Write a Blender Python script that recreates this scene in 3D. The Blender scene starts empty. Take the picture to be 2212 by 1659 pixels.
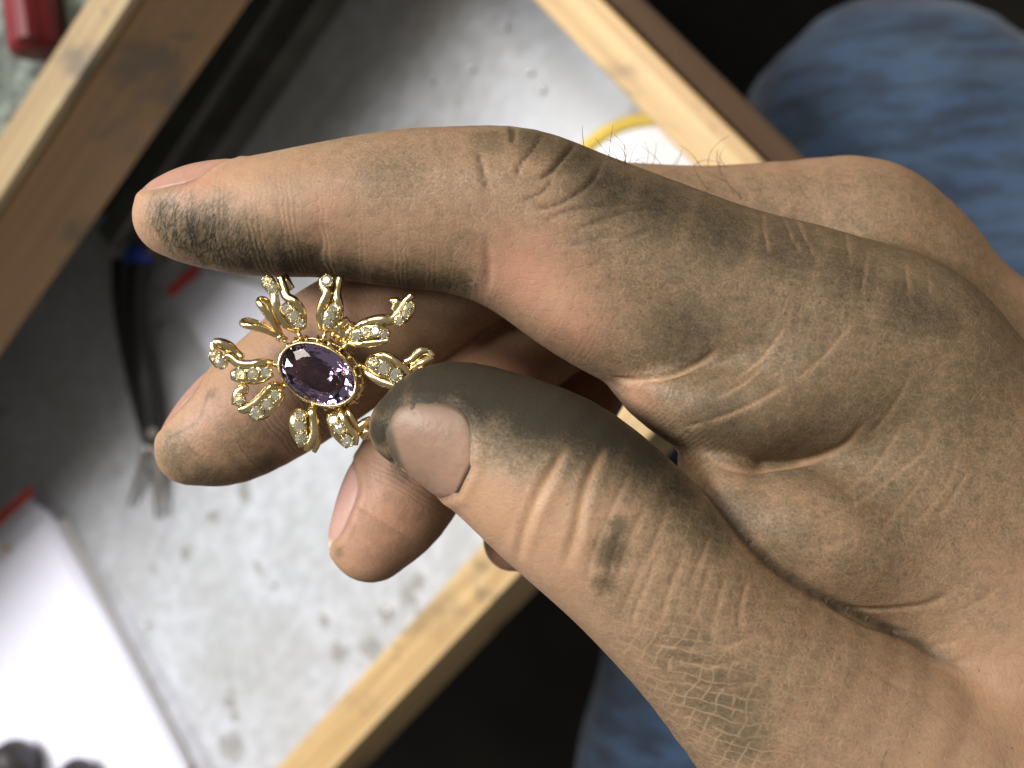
import bpy, bmesh, math, random
import numpy as np
from mathutils import Vector, Matrix
from mathutils.bvhtree import BVHTree

# ------------------------------------------------------------------ camera, world, lamps, exposure
S = bpy.context.scene
COL = S.collection
TILT = math.radians(26.0)
FOCUS = 0.126                      # metres from lens to the hand
HALF_TAN = 0.4877                  # tan of half the horizontal field of view
ORIGIN = Vector((0.0, 0.0, 0.845)) # point in the middle of the picture at the hand's distance
BASIS = Matrix.Rotation(TILT, 4, 'Y')
FRAME = Matrix.Translation(ORIGIN) @ BASIS      # hand space (x right, y up the picture, z towards lens) -> world
CAM_POS = FRAME @ Vector((0, 0, FOCUS))

cam_data = bpy.data.cameras.new('camera')
cam = bpy.data.objects.new('camera', cam_data)
COL.objects.link(cam)
cam.matrix_world = Matrix.Translation(CAM_POS) @ BASIS
cam_data.sensor_width = 36.0
cam_data.lens = 18.0 / HALF_TAN
cam_data.clip_start = 0.004
cam_data.clip_end = 50.0
cam_data.dof.use_dof = True
cam_data.dof.focus_distance = FOCUS - 0.005
cam_data.dof.aperture_fstop = cam_data.lens / 1.75
S.camera = cam

world = bpy.data.worlds.new('World')
S.world = world
world.use_nodes = True
bg = world.node_tree.nodes['Background']
bg.inputs[0].default_value = (1.0, 0.95, 0.88, 1)
bg.inputs[1].default_value = 0.19

def area_lamp(name, loc, target, sx, sy, power, color):
    d = bpy.data.lights.new(name, 'AREA')
    d.shape = 'RECTANGLE'; d.size = sx; d.size_y = sy
    d.energy = power; d.color = color
    o = bpy.data.objects.new(name, d); COL.objects.link(o)
    o.location = loc
    o.rotation_euler = (Vector(target) - Vector(loc)).to_track_quat('-Z', 'Y').to_euler()
    return o
area_lamp('bench_lamp', (-0.50, 0.22, 1.62), (0.02, 0.0, 0.70), 0.20, 0.60, 11.5, (0.97, 0.98, 1.0))
area_lamp('ceiling_lamp', (0.25, 0.95, 2.35), (0.05, 0.0, 0.8), 0.9, 0.6, 19.0, (1.0, 0.93, 0.83))

S.view_settings.view_transform = 'Standard'
S.view_settings.look = 'None'
S.view_settings.exposure = 0.2
S.view_settings.gamma = 1.0
S.view_settings.use_curve_mapping = False
S.cycles.max_bounces = 8
S.cycles.use_adaptive_sampling = True
S.cycles.adaptive_threshold = 0.02
S.cycles.transmission_bounces = 8
S.cycles.caustics_refractive = False
S.cycles.caustics_reflective = False
S.cycles.use_denoising = True

# ------------------------------------------------------------------ helpers
rng = random.Random(7)
K = 18.0                            # photograph units per millimetre at the focus distance

def mm(px, py, z=0.0):
    """photograph measurement (2212 x 1659 grid) at height z -> hand space in mm"""
    s = (126.0 - z) / 126.0 / K
    return np.array([(px - 1106.0) * s, (829.5 - py) * s, z])

def level(px, py, z):
    """measurement of the photograph carried to the horizontal level z (metres)"""
    d = BASIS @ Vector(((px - 1106) / 1106 * HALF_TAN, (829.5 - py) / 1106 * HALF_TAN, -1))
    t = (z - CAM_POS.z) / d.z
    return CAM_POS + d * t

def smooth(o, on=True):
    o.data.polygons.foreach_set('use_smooth', [on] * len(o.data.polygons))
    return o

def link(name, me, mat=None, parent=None, loc=None, matrix=None):
    o = bpy.data.objects.new(name, me)
    COL.objects.link(o)
    if mat is not None and me is not None: me.materials.append(mat)
    if parent is not None: o.parent = parent
    if matrix is not None: o.matrix_world = matrix
    if loc is not None: o.location = loc
    return o

def tag(o, label, cat, group=None):
    o['label'] = label; o['category'] = cat
    if group: o['group'] = group
    return o

def structure(o):
    o['kind'] = 'structure'; return o

def mesh_np(name, V, Fq):
    me = bpy.data.meshes.new(name)
    V = np.asarray(V, np.float32); Fq = np.asarray(Fq, np.int32)
    n = Fq.shape[1]
    me.vertices.add(len(V)); me.vertices.foreach_set('co', V.ravel())
    me.loops.add(Fq.size); me.loops.foreach_set('vertex_index', Fq.ravel())
    me.polygons.add(len(Fq))
    me.polygons.foreach_set('loop_start', np.arange(0, Fq.size, n, dtype=np.int32))
    me.polygons.foreach_set('loop_total', np.full(len(Fq), n, np.int32))
    me.update(calc_edges=True); me.validate()
    return me

def bm_mesh(name, bm):
    me = bpy.data.meshes.new(name)
    bmesh.ops.recalc_face_normals(bm, faces=bm.faces[:])
    bm.to_mesh(me); bm.free(); return me

def box_mesh(name, sx, sy, sz, bevel=0.0, seg=2, base=True):
    bm = bmesh.new(); bmesh.ops.create_cube(bm, size=1)
    for v in bm.verts:
        v.co = Vector((v.co.x * sx, v.co.y * sy, (v.co.z + (0.5 if base else 0)) * sz))
    if bevel: bmesh.ops.bevel(bm, geom=bm.edges[:], offset=bevel, segments=seg, affect='EDGES', profile=0.6)
    return bm_mesh(name, bm)

def catmull(P, n):
    P = np.asarray(P, float); out = []
    Q = np.vstack([2 * P[0] - P[1], P, 2 * P[-1] - P[-2]])
    for i in range(len(P) - 1):
        p0, p1, p2, p3 = Q[i:i + 4]
        for k in range(n):
            t = k / n
            out.append(0.5 * ((2 * p1) + (-p0 + p2) * t + (2 * p0 - 5 * p1 + 4 * p2 - p3) * t * t + (-p0 + 3 * p1 - 3 * p2 + p3) * t ** 3))
    out.append(P[-1]); return np.array(out)

def tube_arrays(pts, rads, side=8, up=(0, 0, 1), flat=1.0, cap=True):
    """swept tube; flat squeezes it along 'up'"""
    pts = np.asarray(pts, float); n = len(pts)
    rads = np.broadcast_to(np.asarray(rads, float), (n,))
    T = np.gradient(pts, axis=0); T /= np.linalg.norm(T, axis=1)[:, None] + 1e-12
    up = np.asarray(up, float); V = []
    for i in range(n):
        b = np.cross(T[i], up)
        if np.linalg.norm(b) < 1e-4: b = np.cross(T[i], (0.3, 0.9, 0.1))
        b /= np.linalg.norm(b); c = np.cross(b, T[i])
        for k in range(side):
            a = 2 * math.pi * k / side
            V.append(pts[i] + rads[i] * (math.cos(a) * b + math.sin(a) * flat * c))
    F = []
    for i in range(n - 1):
        for k in range(side):
            k2 = (k + 1) % side
            F.append((i * side + k, i * side + k2, (i + 1) * side + k2, (i + 1) * side + k))
    if cap:
        V.append(pts[0]); V.append(pts[-1]); a, b = len(V) - 2, len(V) - 1
        for k in range(side):
            k2 = (k + 1) % side
            F.append((a, k2, k, k)); F.append((b, (n - 1) * side + k, (n - 1) * side + k2, (n - 1) * side + k2))
    return V, F

class Parts:
    """collects simple shapes into one mesh"""
    def __init__(s): s.V = []; s.F = []
    def add(s, V, F):
        o = len(s.V); s.V += [tuple(v) for v in V]
        for f in F:
            g = []
            for i in f:
                if (o + i) not in g: g.append(o + i)
            s.F.append(g)
        return s
    def tube(s, *a, **k): return s.add(*tube_arrays(*a, **k))
    def mesh(s, name, scale=1.0, origin=(0, 0, 0)):
        me = bpy.data.meshes.new(name)
        o = np.asarray(origin)
        me.from_pydata([tuple((np.asarray(v) - o) * scale) for v in s.V], [], s.F)
        me.update(); return me

# ---------------------------------------------------------------- materials
class NT:
    def __init__(s, name):
        s.m = bpy.data.materials.new(name); s.m.use_nodes = True
        s.t = s.m.node_tree; s.t.nodes.clear()
        s.out = s.t.nodes.new('ShaderNodeOutputMaterial')
        s.p = s.t.nodes.new('ShaderNodeBsdfPrincipled')
        s.t.links.new(s.p.outputs[0], s.out.inputs[0])
        s.tc = s.t.nodes.new('ShaderNodeTexCoord')
    def n(s, typ, **k):
        nd = s.t.nodes.new(typ)
        for a, b in k.items(): setattr(nd, a, b)
        return nd
    def l(s, a, b): s.t.links.new(a, b)
    def put(s, sock, v):
        if hasattr(v, 'is_output') or isinstance(v, bpy.types.NodeSocket): s.l(v, sock)
        else:
            if isinstance(v, (tuple, list)) and len(v) == 3 and sock.type == 'RGBA': v = (*v, 1)
            sock.default_value = v
    def mapping(s, scale=(1, 1, 1), rot=(0, 0, 0), loc=(0, 0, 0), src=None):
        m = s.n('ShaderNodeMapping'); s.l(src or s.tc.outputs['Object'], m.inputs[0])
        m.inputs[1].default_value = loc; m.inputs[2].default_value = rot; m.inputs[3].default_value = scale
        return m.outputs[0]
    def noise(s, scale, vec=None, detail=3.0, rough=0.55, dist=0.0):
        t = s.n('ShaderNodeTexNoise'); s.l(vec or s.tc.outputs['Object'], t.inputs['Vector'])
        t.inputs['Scale'].default_value = scale; t.inputs['Detail'].default_value = detail
        t.inputs['Roughness'].default_value = rough; t.inputs['Distortion'].default_value = dist
        return t.outputs['Fac']
    def voronoi(s, scale, vec=None, feature='F1', out='Distance', rand=1.0):
        t = s.n('ShaderNodeTexVoronoi', feature=feature); s.l(vec or s.tc.outputs['Object'], t.inputs['Vector'])
        t.inputs['Scale'].default_value = scale; t.inputs['Randomness'].default_value = rand
        return t.outputs[out]
    def math(s, op, a, b=0.0, c=0.0, clamp=False):
        m = s.n('ShaderNodeMath', operation=op, use_clamp=clamp)
        for i, v in enumerate((a, b, c)): s.put(m.inputs[i], v)
        return m.outputs[0]
    def ramp(s, f, a, b, lo=0.0, hi=1.0):
        m = s.n('ShaderNodeMapRange', interpolation_type='SMOOTHSTEP'); s.put(m.inputs[0], f)
        m.inputs[1].default_value = a; m.inputs[2].default_value = b
        m.inputs[3].default_value = lo; m.inputs[4].default_value = hi
        return m.outputs[0]
    def mix(s, f, a, b, blend='MIX'):
        m = s.n('ShaderNodeMix', data_type='RGBA', blend_type=blend)
        s.put(m.inputs[0], f); s.put(m.inputs[6], a); s.put(m.inputs[7], b)
        return m.outputs[2]
    def attr(s, name):
        a = s.n('ShaderNodeAttribute', attribute_name=name); return a.outputs['Fac']
    def bump(s, h, strength, dist, normal=None):
        b = s.n('ShaderNodeBump'); s.put(b.inputs['Height'], h)
        b.inputs['Strength'].default_value = strength; b.inputs['Distance'].default_value = dist
        if normal is not None: s.l(normal, b.inputs['Normal'])
        return b.outputs[0]
    def set(s, **k):
        names = dict(color='Base Color', rough='Roughness', metal='Metallic', normal='Normal', ior='IOR',
                     trans='Transmission Weight', sss='Subsurface Weight', sssr='Subsurface Radius',
                     ssss='Subsurface Scale', spec='Specular IOR Level', coat='Coat Weight', coatr='Coat Roughness',
                     sheen='Sheen Weight', alpha='Alpha')
        for a, b in k.items(): s.put(s.p.inputs[names[a]], b)
        return s.m

def mat_wood(name, ca, cb, grain=(8, 260, 260), dirt=0.5, rough=0.55):
    n = NT(name)
    v = n.mapping(scale=grain)
    g = n.noise(1.0, v, 5, 0.6, 0.4)
    g2 = n.noise(1.0, n.mapping(scale=(3, 60, 60)), 3)
    d = n.noise(28.0, None, 4, 0.6, 0.3)
    c = n.mix(n.ramp(g, 0.35, 0.65), ca, cb)
    c = n.mix(n.ramp(g2, 0.45, 0.75, 0, 0.5), c, tuple(x * 0.62 for x in ca))
    c = n.mix(n.ramp(d, 0.52, 0.68, 0, dirt), c, (0.085, 0.068, 0.045))
    d2 = n.noise(70.0, None, 4, 0.7)
    c = n.mix(n.ramp(d2, 0.60, 0.70, 0, dirt * 0.8), c, (0.06, 0.055, 0.045))
    return n.set(color=c, rough=rough, normal=n.bump(g, 0.25, 0.0006))

def mat_plain(name, color, rough=0.5, metal=0.0, var=0.15, scale=60.0, **k):
    n = NT(name)
    f = n.noise(scale, None, 4)
    c = n.mix(n.ramp(f, 0.3, 0.7), tuple(x * (1 - var) for x in color), tuple(min(1, x * (1 + var)) for x in color))
    return n.set(color=c, rough=rough, metal=metal, normal=n.bump(f, 0.1, 0.0005), **k)

def mat_tray():
    n = NT('galvanised_tray')
    big = n.noise(22.0, None, 4, 0.6, 0.5)
    sp = n.noise(150.0, n.mapping(scale=(1.0, 1.35, 1), rot=(0, 0, 0.6)), 3, 0.6)
    streak = n.noise(1.0, n.mapping(scale=(420, 60, 60), rot=(0, 0, -0.85)), 3)
    c = n.mix(n.ramp(sp, 0.34, 0.70), (0.44, 0.455, 0.48), (0.55, 0.57, 0.61))
    c = n.mix(n.ramp(big, 0.4, 0.66, 0, 0.35), c, (0.36, 0.36, 0.33))
    spots = n.noise(62.0, n.mapping(scale=(1, 1.25, 1), loc=(0.31, 0.12, 0)), 2.5, 0.5, 0.25)
    spm = n.ramp(spots, 0.655, 0.70, 0, 0.75)
    mus = n.noise(14.0, n.mapping(loc=(1.7, 0.4, 0)), 2)
    spm = n.math('MULTIPLY', spm, n.ramp(mus, 0.38, 0.62, 0.25, 1))
    wob = n.math('MULTIPLY', n.math('SUBTRACT', n.noise(260.0, None, 3), 0.5), 0.012)
    for (x, y, r) in STAINS:
        d = n.n('ShaderNodeVectorMath', operation='DISTANCE'); n.l(n.tc.outputs['Object'], d.inputs[0]); d.inputs[1].default_value = (x, y, 0.002)
        spm = n.math('MAXIMUM', spm, n.ramp(n.math('ADD', d.outputs['Value'], wob), r * 0.5, r * 1.25, 0.6, 0))
    c = n.mix(spm, c, (0.19, 0.175, 0.135))
    r = n.ramp(sp, 0.3, 0.7, 0.36, 0.52)
    r = n.math('ADD', r, n.math('MULTIPLY', spm, 0.2))
    nb = n.bump(sp, 0.18, 0.0007)
    nb = n.bump(streak, 0.10, 0.0004, nb)
    return n.set(color=c, rough=r, metal=0.0, spec=0.35, normal=nb)

def mat_denim():
    n = NT('blue_denim')
    uv = n.mapping(scale=(1, 1, 1))
    slub = n.noise(1.0, n.mapping(scale=(45, 170, 45), rot=(0, 0, 1.05)), 4, 0.65, 0.3)
    fade = n.noise(16.0, None, 3)
    crs = n.noise(1.0, n.mapping(scale=(17, 75, 17), rot=(0, 0, 1.1)), 3, 0.6)
    fine = n.noise(1500.0, None, 2)
    c = n.mix(n.ramp(slub, 0.40, 0.60), (0.004, 0.011, 0.028), (0.019, 0.044, 0.095))
    c = n.mix(n.ramp(crs, 0.52, 0.72, 0, 0.6), c, (0.042, 0.078, 0.135))
    c = n.mix(n.ramp(fade, 0.35, 0.7, 0, 0.4), c, (0.06, 0.10, 0.15))
    c = n.mix(n.math('MULTIPLY', fine, 0.10), c, (0.18, 0.24, 0.33))
    return n.set(color=c, rough=0.9, sheen=0.15, normal=n.bump(slub, 0.4, 0.0012))

WOOD_BENCH = mat_wood('bench_wood', (0.235, 0.125, 0.036), (0.30, 0.170, 0.055), dirt=0.7)
WOOD_EDGE = mat_wood('bench_edge_wood', (0.27, 0.18, 0.078), (0.36, 0.26, 0.125), dirt=0.75)
WOOD_OUTER = mat_wood('outer_wood', (0.050, 0.023, 0.007), (0.068, 0.033, 0.011), dirt=0.4, rough=0.85)
WOOD_DRAWER = mat_wood('drawer_wood', (0.46, 0.29, 0.12), (0.66, 0.46, 0.22), grain=(7, 330, 330), dirt=0.6)
DENIM = mat_denim()
RAIL = mat_plain('grey_rail', (0.115, 0.12, 0.11), 0.55, 0.3, 0.2)
BENCHTOP = mat_plain('bench_top', (0.11, 0.125, 0.10), 0.7, 0, 0.75, 130)
DARKFLOOR = mat_plain('dark_floor', (0.010, 0.009, 0.006), 0.95, 0, 0.3, 12)
BLACKPL = mat_plain('black_rubber', (0.012, 0.012, 0.013), 0.38)
BLUEPL = mat_plain('blue_cap', (0.02, 0.06, 0.42), 0.45)
REDPL = mat_plain('red_handle', (0.16, 0.008, 0.012), 0.4)
REDLINE = mat_plain('red_strip', (0.62, 0.075, 0.06), 0.5)
STEEL = mat_plain('steel', (0.42, 0.40, 0.37), 0.32, 0.9, 0.25)
CHROME = mat_plain('chrome', (0.95, 0.95, 0.95), 0.33, 1.0, 0.05)
YELLOW = mat_plain('yellow_plastic', (0.72, 0.50, 0.045), 0.5)
PAPER = mat_plain('white_paper', (0.85, 0.85, 0.85), 0.65, 0, 0.03)
DARKTOOL = mat_plain('dark_tool', (0.035, 0.03, 0.032), 0.5)
def mat_film():
    n = NT('clear_plastic')
    w = n.noise(90, None, 2)
    n.set(color=(0.9, 0.9, 0.95), rough=0.12, spec=0.6, normal=n.bump(w, 0.3, 0.001))
    tr = n.n('ShaderNodeBsdfTransparent'); tr.inputs[0].default_value = (0.93, 0.93, 0.95, 1)
    lw = n.n('ShaderNodeLayerWeight'); lw.inputs[0].default_value = 0.35
    mx = n.n('ShaderNodeMixShader'); f = n.math('MULTIPLY_ADD', lw.outputs['Fresnel'], 0.7, 0.03, clamp=True)
    n.l(f, mx.inputs[0]); n.l(tr.outputs[0], mx.inputs[1]); n.l(n.p.outputs[0], mx.inputs[2]); n.l(mx.outputs[0], n.out.inputs[0])
    return n.m
FILM = mat_film()

# ------------------------------------------------------------------ the setting
Z_TRAY, Z_RIM, Z_BENCH = 0.620, 0.652, 0.735

def board(name, p0, p1, width, z0, z1, side, mat, extend0=0.0, extend1=0.0, bevel=0.0012, parent=None):
    """a board along p0->p1 (its lens-side edge), lying to the given side"""
    a, b = Vector((p0.x, p0.y, 0)), Vector((p1.x, p1.y, 0))
    d = (b - a).normalized(); a = a - d * extend0; b = b + d * extend1
    nrm = Vector((-d.y, d.x, 0)) * side
    L = (b - a).length
    me = box_mesh(name, L, width, z1 - z0, bevel)
    mid = (a + b) / 2 + nrm * width / 2
    M = Matrix.Translation((mid.x, mid.y, z0)) @ Matrix.Rotation(math.atan2(d.y, d.x), 4, 'Z')
    o = link(name, me, mat)
    if parent is not None:
        o.parent = parent; o.matrix_parent_inverse = parent.matrix_world.inverted()
    o.matrix_world = M
    return o

def empty(name, loc=(0, 0, 0)):
    o = bpy.data.objects.new(name, None); COL.objects.link(o); o.location = loc
    o.empty_display_size = 0.01
    bpy.context.view_layer.update()
    return o

fl = link('floor', box_mesh('floor', 6, 6, 0.02), DARKFLOOR, loc=(0, 0, -0.02)); structure(fl)

# drawer: metal tray floor in a wooden frame
c_out = level(1663.6, 351, Z_RIM)
low_a, low_b = level(723, 1659, Z_RIM), level(1123.5, 1238, Z_RIM)
rt_a, rt_b = level(1327, 0, Z_RIM), level(1663.6, 351, Z_RIM)
def meet(a, b, c, d):
    A = np.array([[b.x - a.x, -(d.x - c.x)], [b.y - a.y, -(d.y - c.y)]])
    t = np.linalg.solve(A, np.array([c.x - a.x, c.y - a.y]))[0]
    return a + (b - a) * t
corner = meet(low_a, low_b, rt_a, rt_b)
u_low = (low_a - low_b).normalized(); u_low.z = 0; u_low.normalize()      # along the drawer front, down the picture
u_side = Vector((-u_low.y, u_low.x, 0))
if u_side.dot(rt_a - corner) < 0: u_side = -u_side
u_side = (u_side * 0.25 + (rt_a - rt_b).normalized() * 0.75).normalized(); u_side.z = 0; u_side.normalize()
drawer = empty('drawer', (corner.x, corner.y, Z_TRAY - 0.006))
tag(drawer, 'open wooden workbench drawer with grey metal floor beneath the hand', 'drawer')
def wside(a, ref):   # which side of the direction points inward
    return 1 if Vector((-a.y, a.x, 0)).dot(ref) > 0 else -1
T = 0.0158
front = board('drawer_front', corner, corner + u_low * 0.42, T, Z_TRAY - 0.012, Z_RIM, wside(u_low, u_side), WOOD_DRAWER, 0, 0, parent=drawer)
side = board('drawer_side', corner + u_low * 0.0005 + u_side * T, corner + u_side * 0.40, 0.0148, Z_TRAY - 0.012, Z_RIM + 0.001, wside(u_side, u_low), WOOD_DRAWER, 0, 0, parent=drawer)
board('outer_board', corner + u_side * 0.002 - u_low * 0.0082, corner + u_side * 0.40 - u_low * 0.0082, 0.0078, Z_TRAY - 0.012, Z_RIM - 0.0035, wside(u_side, u_low), WOOD_OUTER, 0, 0, parent=drawer)
mid = corner + u_low * 0.2 + u_side * 0.2
tray = link('metal_floor', box_mesh('metal_floor', 0.40, 0.372, 0.002))
tray.parent = drawer; tray.matrix_parent_inverse = drawer.matrix_world.inverted()
ctr = corner + u_low * (0.0185 + 0.201) + u_side * (T + 0.188)
tray.matrix_world = Matrix.Translation((ctr.x, ctr.y, Z_TRAY - 0.002)) @ Matrix.Rotation(math.atan2(u_low.y, u_low.x), 4, 'Z')

bpy.context.view_layer.update()
STAINS = []
for x, y, r in ((400, 1188, .0042), (458, 1112, .0026), (733, 1412, .0042), (800, 1405, .005), (838, 1330, .004), (880, 1290, .0045), (500, 1612, .0065), (510, 1545, .003), (905, 1255, .003), (330, 1225, .0022), (700, 1340, .002), (560, 1420, .0015)):
    q = tray.matrix_world.inverted() @ level(x, y, Z_TRAY); STAINS.append((q.x, q.y, r))
tray.data.materials.append(mat_tray())
# bench front beyond the drawer
b0, b1 = level(281, 0, Z_BENCH), level(0, 425.6, Z_BENCH)
bd = (b1 - b0).normalized()
bn = Vector((-bd.y, bd.x, 0))
if bn.x > 0: bn = -bn                # away from the person
def face_z(px, py):                  # level at which the bench face shows at a measured point
    d = BASIS @ Vector(((px - 1106) / 1106 * HALF_TAN, (829.5 - py) / 1106 * HALF_TAN, -1))
    t = (b0 - CAM_POS).dot(bn) / d.dot(bn)
    return (CAM_POS + d * t).z
z_low = 0.5 * (face_z(540, 0) + face_z(100, 632))
bench = empty('workbench', (b0.x, b0.y, z_low))
tag(bench, 'worn brown wooden workbench front with paler stained top edge', 'workbench')
w_top = abs((level(185.5, 0, Z_BENCH) - b0).dot(bn))
board('front_board', b0, b1, w_top, z_low, Z_BENCH - 0.004, wside(bd, bn), WOOD_BENCH, 0.25, 0.4, 0.0015, bench)
board('edge_strip', b0 + bn * 0.0003, b1 + bn * 0.0003, w_top - 0.0006, Z_BENCH - 0.004, Z_BENCH, wside(bd, bn), WOOD_EDGE, 0.25, 0.4, 0.001, bench)
board('bench_top', b0 + bn * (w_top + 0.0005), b1 + bn * (w_top + 0.0005), 0.5, z_low, Z_BENCH - 0.03, wside(bd, bn), BENCHTOP, 0.25, 0.4, 0.001, bench)

# grey rail under the bench front
zr = 0.640
r0, r1 = level(560, 0, zr), level(232, 500, zr)
rail = empty('drawer_rail', (r1.x, r1.y, zr - 0.015))
tag(rail, 'dark grey metal rail running along under the bench front', 'rail')
rd = (r1 - r0).normalized(); rn = Vector((-rd.y, rd.x, 0))
if rn.x > 0: rn = -rn
board('rail_body', r0 - rn * 0.018, r1 - rn * 0.018, 0.040, zr - 0.0195, zr - 0.006, wside(rd, rn), RAIL, 0.2, 0.0, 0.001, rail)
board('rail_lip', r0 - rn * 0.006, r1 - rn * 0.006, 0.012, zr - 0.006, zr, wside(rd, rn), RAIL, 0.2, 0.004, 0.001, rail)

# red handle on the bench top
hz = Z_BENCH - 0.03
h0, h1 = level(88, 120, hz + 0.008), level(30, -330, hz + 0.008)
P = Parts(); hp = np.array([[h0.x, h0.y, hz + 0.0092], [h1.x, h1.y, hz + 0.0092]])
hpp = np.array([hp[0] + (hp[1] - hp[0]) * t for t in (0, 0.015, 0.04, 0.3, 0.7, 1.0)])
P.tube(hpp, [0.006, 0.0085, 0.009, 0.009, 0.009, 0.008], side=10)
red = smooth(link('file', P.mesh('file', origin=hp[0]), REDPL, loc=hp[0]))
tag(red, 'dark red file lying on the bench top at the far left', 'file')
band = Parts().tube(hpp[2:4] + 0, 0.0093, side=10)
link('dark_stripe', Parts().tube(np.array([hp[0] + (hp[1] - hp[0]) * t + np.array([0.004, 0, 0.0062]) for t in (0.03, 0.9)]), 0.0042, side=8).mesh('dark_stripe', origin=hp[0]), mat_plain('deep_red', (0.13, 0.006, 0.01), 0.4), parent=red)

# ------------------------------------------------------------------ jeans
def limb(name, pts, rads, mat, label):
    c = catmull(np.array([list(p) + [r] for p, r in zip(pts, rads)]), 10)
    V, F = tube_arrays(c[:, :3], c[:, 3], side=40)
    # rounded start: dome over the first ring
    me_p = Parts(); me_p.add(V, F)
    o = link(name, me_p.mesh(name, origin=pts[1]), mat, loc=pts[1])
    s = o.modifiers.new('sub', 'SUBSURF'); s.levels = 1; s.render_levels = 1
    t = bpy.data.textures.new(name + '_folds', 'CLOUDS'); t.noise_scale = 0.05
    dm = o.modifiers.new('folds', 'DISPLACE'); dm.texture = t; dm.strength = 0.012; dm.mid_level = 0.5; dm.texture_coords = 'GLOBAL'
    smooth(o); tag(o, label, 'jeans', 'denim trouser legs'); return o
def lv(px, py, z): return tuple(level(px, py, z))
zk = 0.50
limb('jeans_leg', [lv(1700, 130, zk), lv(1725, 155, zk), lv(1790, 215, zk), lv(1900, 330, zk), lv(2250, 700, zk), lv(2900, 1350, zk - 0.02)],
     [0.012, 0.034, 0.052, 0.066, 0.078, 0.088], DENIM, 'faded blue denim knee beside the drawer corner, above the hand')
limb('jeans_leg', [lv(1610, 930, zk), lv(1608, 960, zk), lv(1600, 1060, zk), lv(1590, 1300, zk), lv(1575, 1500, zk), lv(1545, 1850, zk), lv(1480, 2600, zk - 0.02)],
     [0.012, 0.034, 0.050, 0.057, 0.060, 0.066, 0.075], DENIM, 'brighter blue denim leg low in the picture below the thumb base')
blk = link('dark_box', box_mesh('dark_box', 0.16, 0.22, 0.25, 0.01), mat_plain('matte_black', (0.006, 0.006, 0.006), 0.95, spec=0.1))
bl = level(1480, -60, 0.30)
blk.matrix_world = Matrix.Translation((bl.x, bl.y, 0.05)) @ Matrix.Rotation(0.75, 4, 'Z')
tag(blk, 'black box in the dark behind the drawer side and denim knee', 'box')

# ------------------------------------------------------------------ things in the drawer
zt = Z_TRAY + 0.0002
def on_tray(px, py, h=0.0): return level(px, py, zt + h)

def sheet_mesh(name, corners, th, z, bevel=0.0004):
    bm = bmesh.new(); n = len(corners)
    lo = [bm.verts.new((c.x, c.y, z)) for c in corners]; hi = [bm.verts.new((c.x, c.y, z + th)) for c in corners]
    bm.faces.new(lo[::-1]); bm.faces.new(hi)
    for i in range(n): bm.faces.new((lo[i], lo[(i + 1) % n], hi[(i + 1) % n], hi[i]))
    if bevel: bmesh.ops.bevel(bm, geom=bm.edges[:], offset=bevel, segments=2, affect='EDGES')
    return bm

def placed(bm, name, mat, parent=None, origin=None):
    o0 = Vector(origin) if origin is not None else sum((v.co for v in bm.verts), Vector()) / len(bm.verts)
    for v in bm.verts: v.co -= o0
    me = bm_mesh(name, bm)
    o = link(name, me, mat, loc=o0)
    if parent is not None:
        bpy.context.view_layer.update()
        o.location = o0 - parent.location; o.parent = parent
    return o

# small zip bag with a paper slip
def quad_at(p, z): return [level(x, y, z) for x, y in p]
bag = placed(sheet_mesh('zip_bag', quad_at([(366, 634), (432, 574), (800, 720), (700, 900), (470, 800)], zt + 0.0022), 0.0003, zt + 0.0022, 0), 'zip_bag', FILM)
tag(bag, 'small clear zip bag with red strip under the index finger', 'zip bag', 'clear zip bags')
placed(sheet_mesh('zip_strip', quad_at([(360, 626), (426, 570), (434, 586), (370, 642)], zt + 0.0028), 0.0006, zt + 0.0028, 0), 'zip_strip', REDLINE, bag)
placed(sheet_mesh('seal_ridge', quad_at([(384, 650), (452, 590), (462, 604), (398, 672)], zt + 0.0028), 0.0007, zt + 0.0028, 0), 'seal_ridge', FILM, bag)
slip = placed(sheet_mesh('paper_slip', quad_at([(418, 690), (500, 600), (780, 700), (720, 860), (462, 778)], zt + 0.001), 0.0008, zt + 0.001, 0.0002), 'paper_slip', PAPER)
tag(slip, 'white paper slip inside the small zip bag behind the pendant', 'paper')

# big white packet at the lower left
zb = zt + 0.013
big = placed(sheet_mesh('white_packet', quad_at([(95, 1127), (372, 1675), (60, 1900), (-330, 1500)], zb), -0.0128, zb, 0.0006), 'white_packet', PAPER)
tag(big, 'thick bright white packet at the lower left of the drawer', 'packet')
film = placed(sheet_mesh('film_sleeve', quad_at([(112, 1112), (410, 1672), (60, 1930), (-360, 1490), (-10, 1140), (40, 1060)], zb + 0.0006), 0.0003, zb + 0.0006, 0), 'film_sleeve', FILM)
tag(film, 'clear plastic sleeve with red strip over the white packet', 'sleeve', 'clear zip bags')
placed(sheet_mesh('zip_strip', quad_at([(66, 1050), (76, 1064), (-60, 1190), (-74, 1174)], zb + 0.0012), 0.0006, zb + 0.0012, 0), 'zip_strip', REDLINE, film)
placed(sheet_mesh('edge_seam', quad_at([(98, 1118), (108, 1112), (410, 1672), (398, 1676)], zb + 0.0012), 0.0012, zb + 0.0012, 0.0003), 'edge_seam', FILM, film)
placed(sheet_mesh('seal_ridge', quad_at([(88, 1092), (96, 1104), (-40, 1230), (-50, 1216)], zb + 0.0012), 0.0009, zb + 0.0012, 0), 'seal_ridge', FILM, film)
GOLDB = mat_plain('brass', (0.80, 0.55, 0.18), 0.2, 1.0)
bm = bmesh.new(); bmesh.ops.create_icosphere(bm, subdivisions=2, radius=0.0014)
bp = level(16, 1185, zb + 0.002)
bead = smooth(link('brass_bead', bm_mesh('brass_bead', bm), GOLDB, loc=(bp.x, bp.y, zb + 0.0026)))
tag(bead, 'tiny brass bead on the sleeve edge at far left', 'bead')
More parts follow.
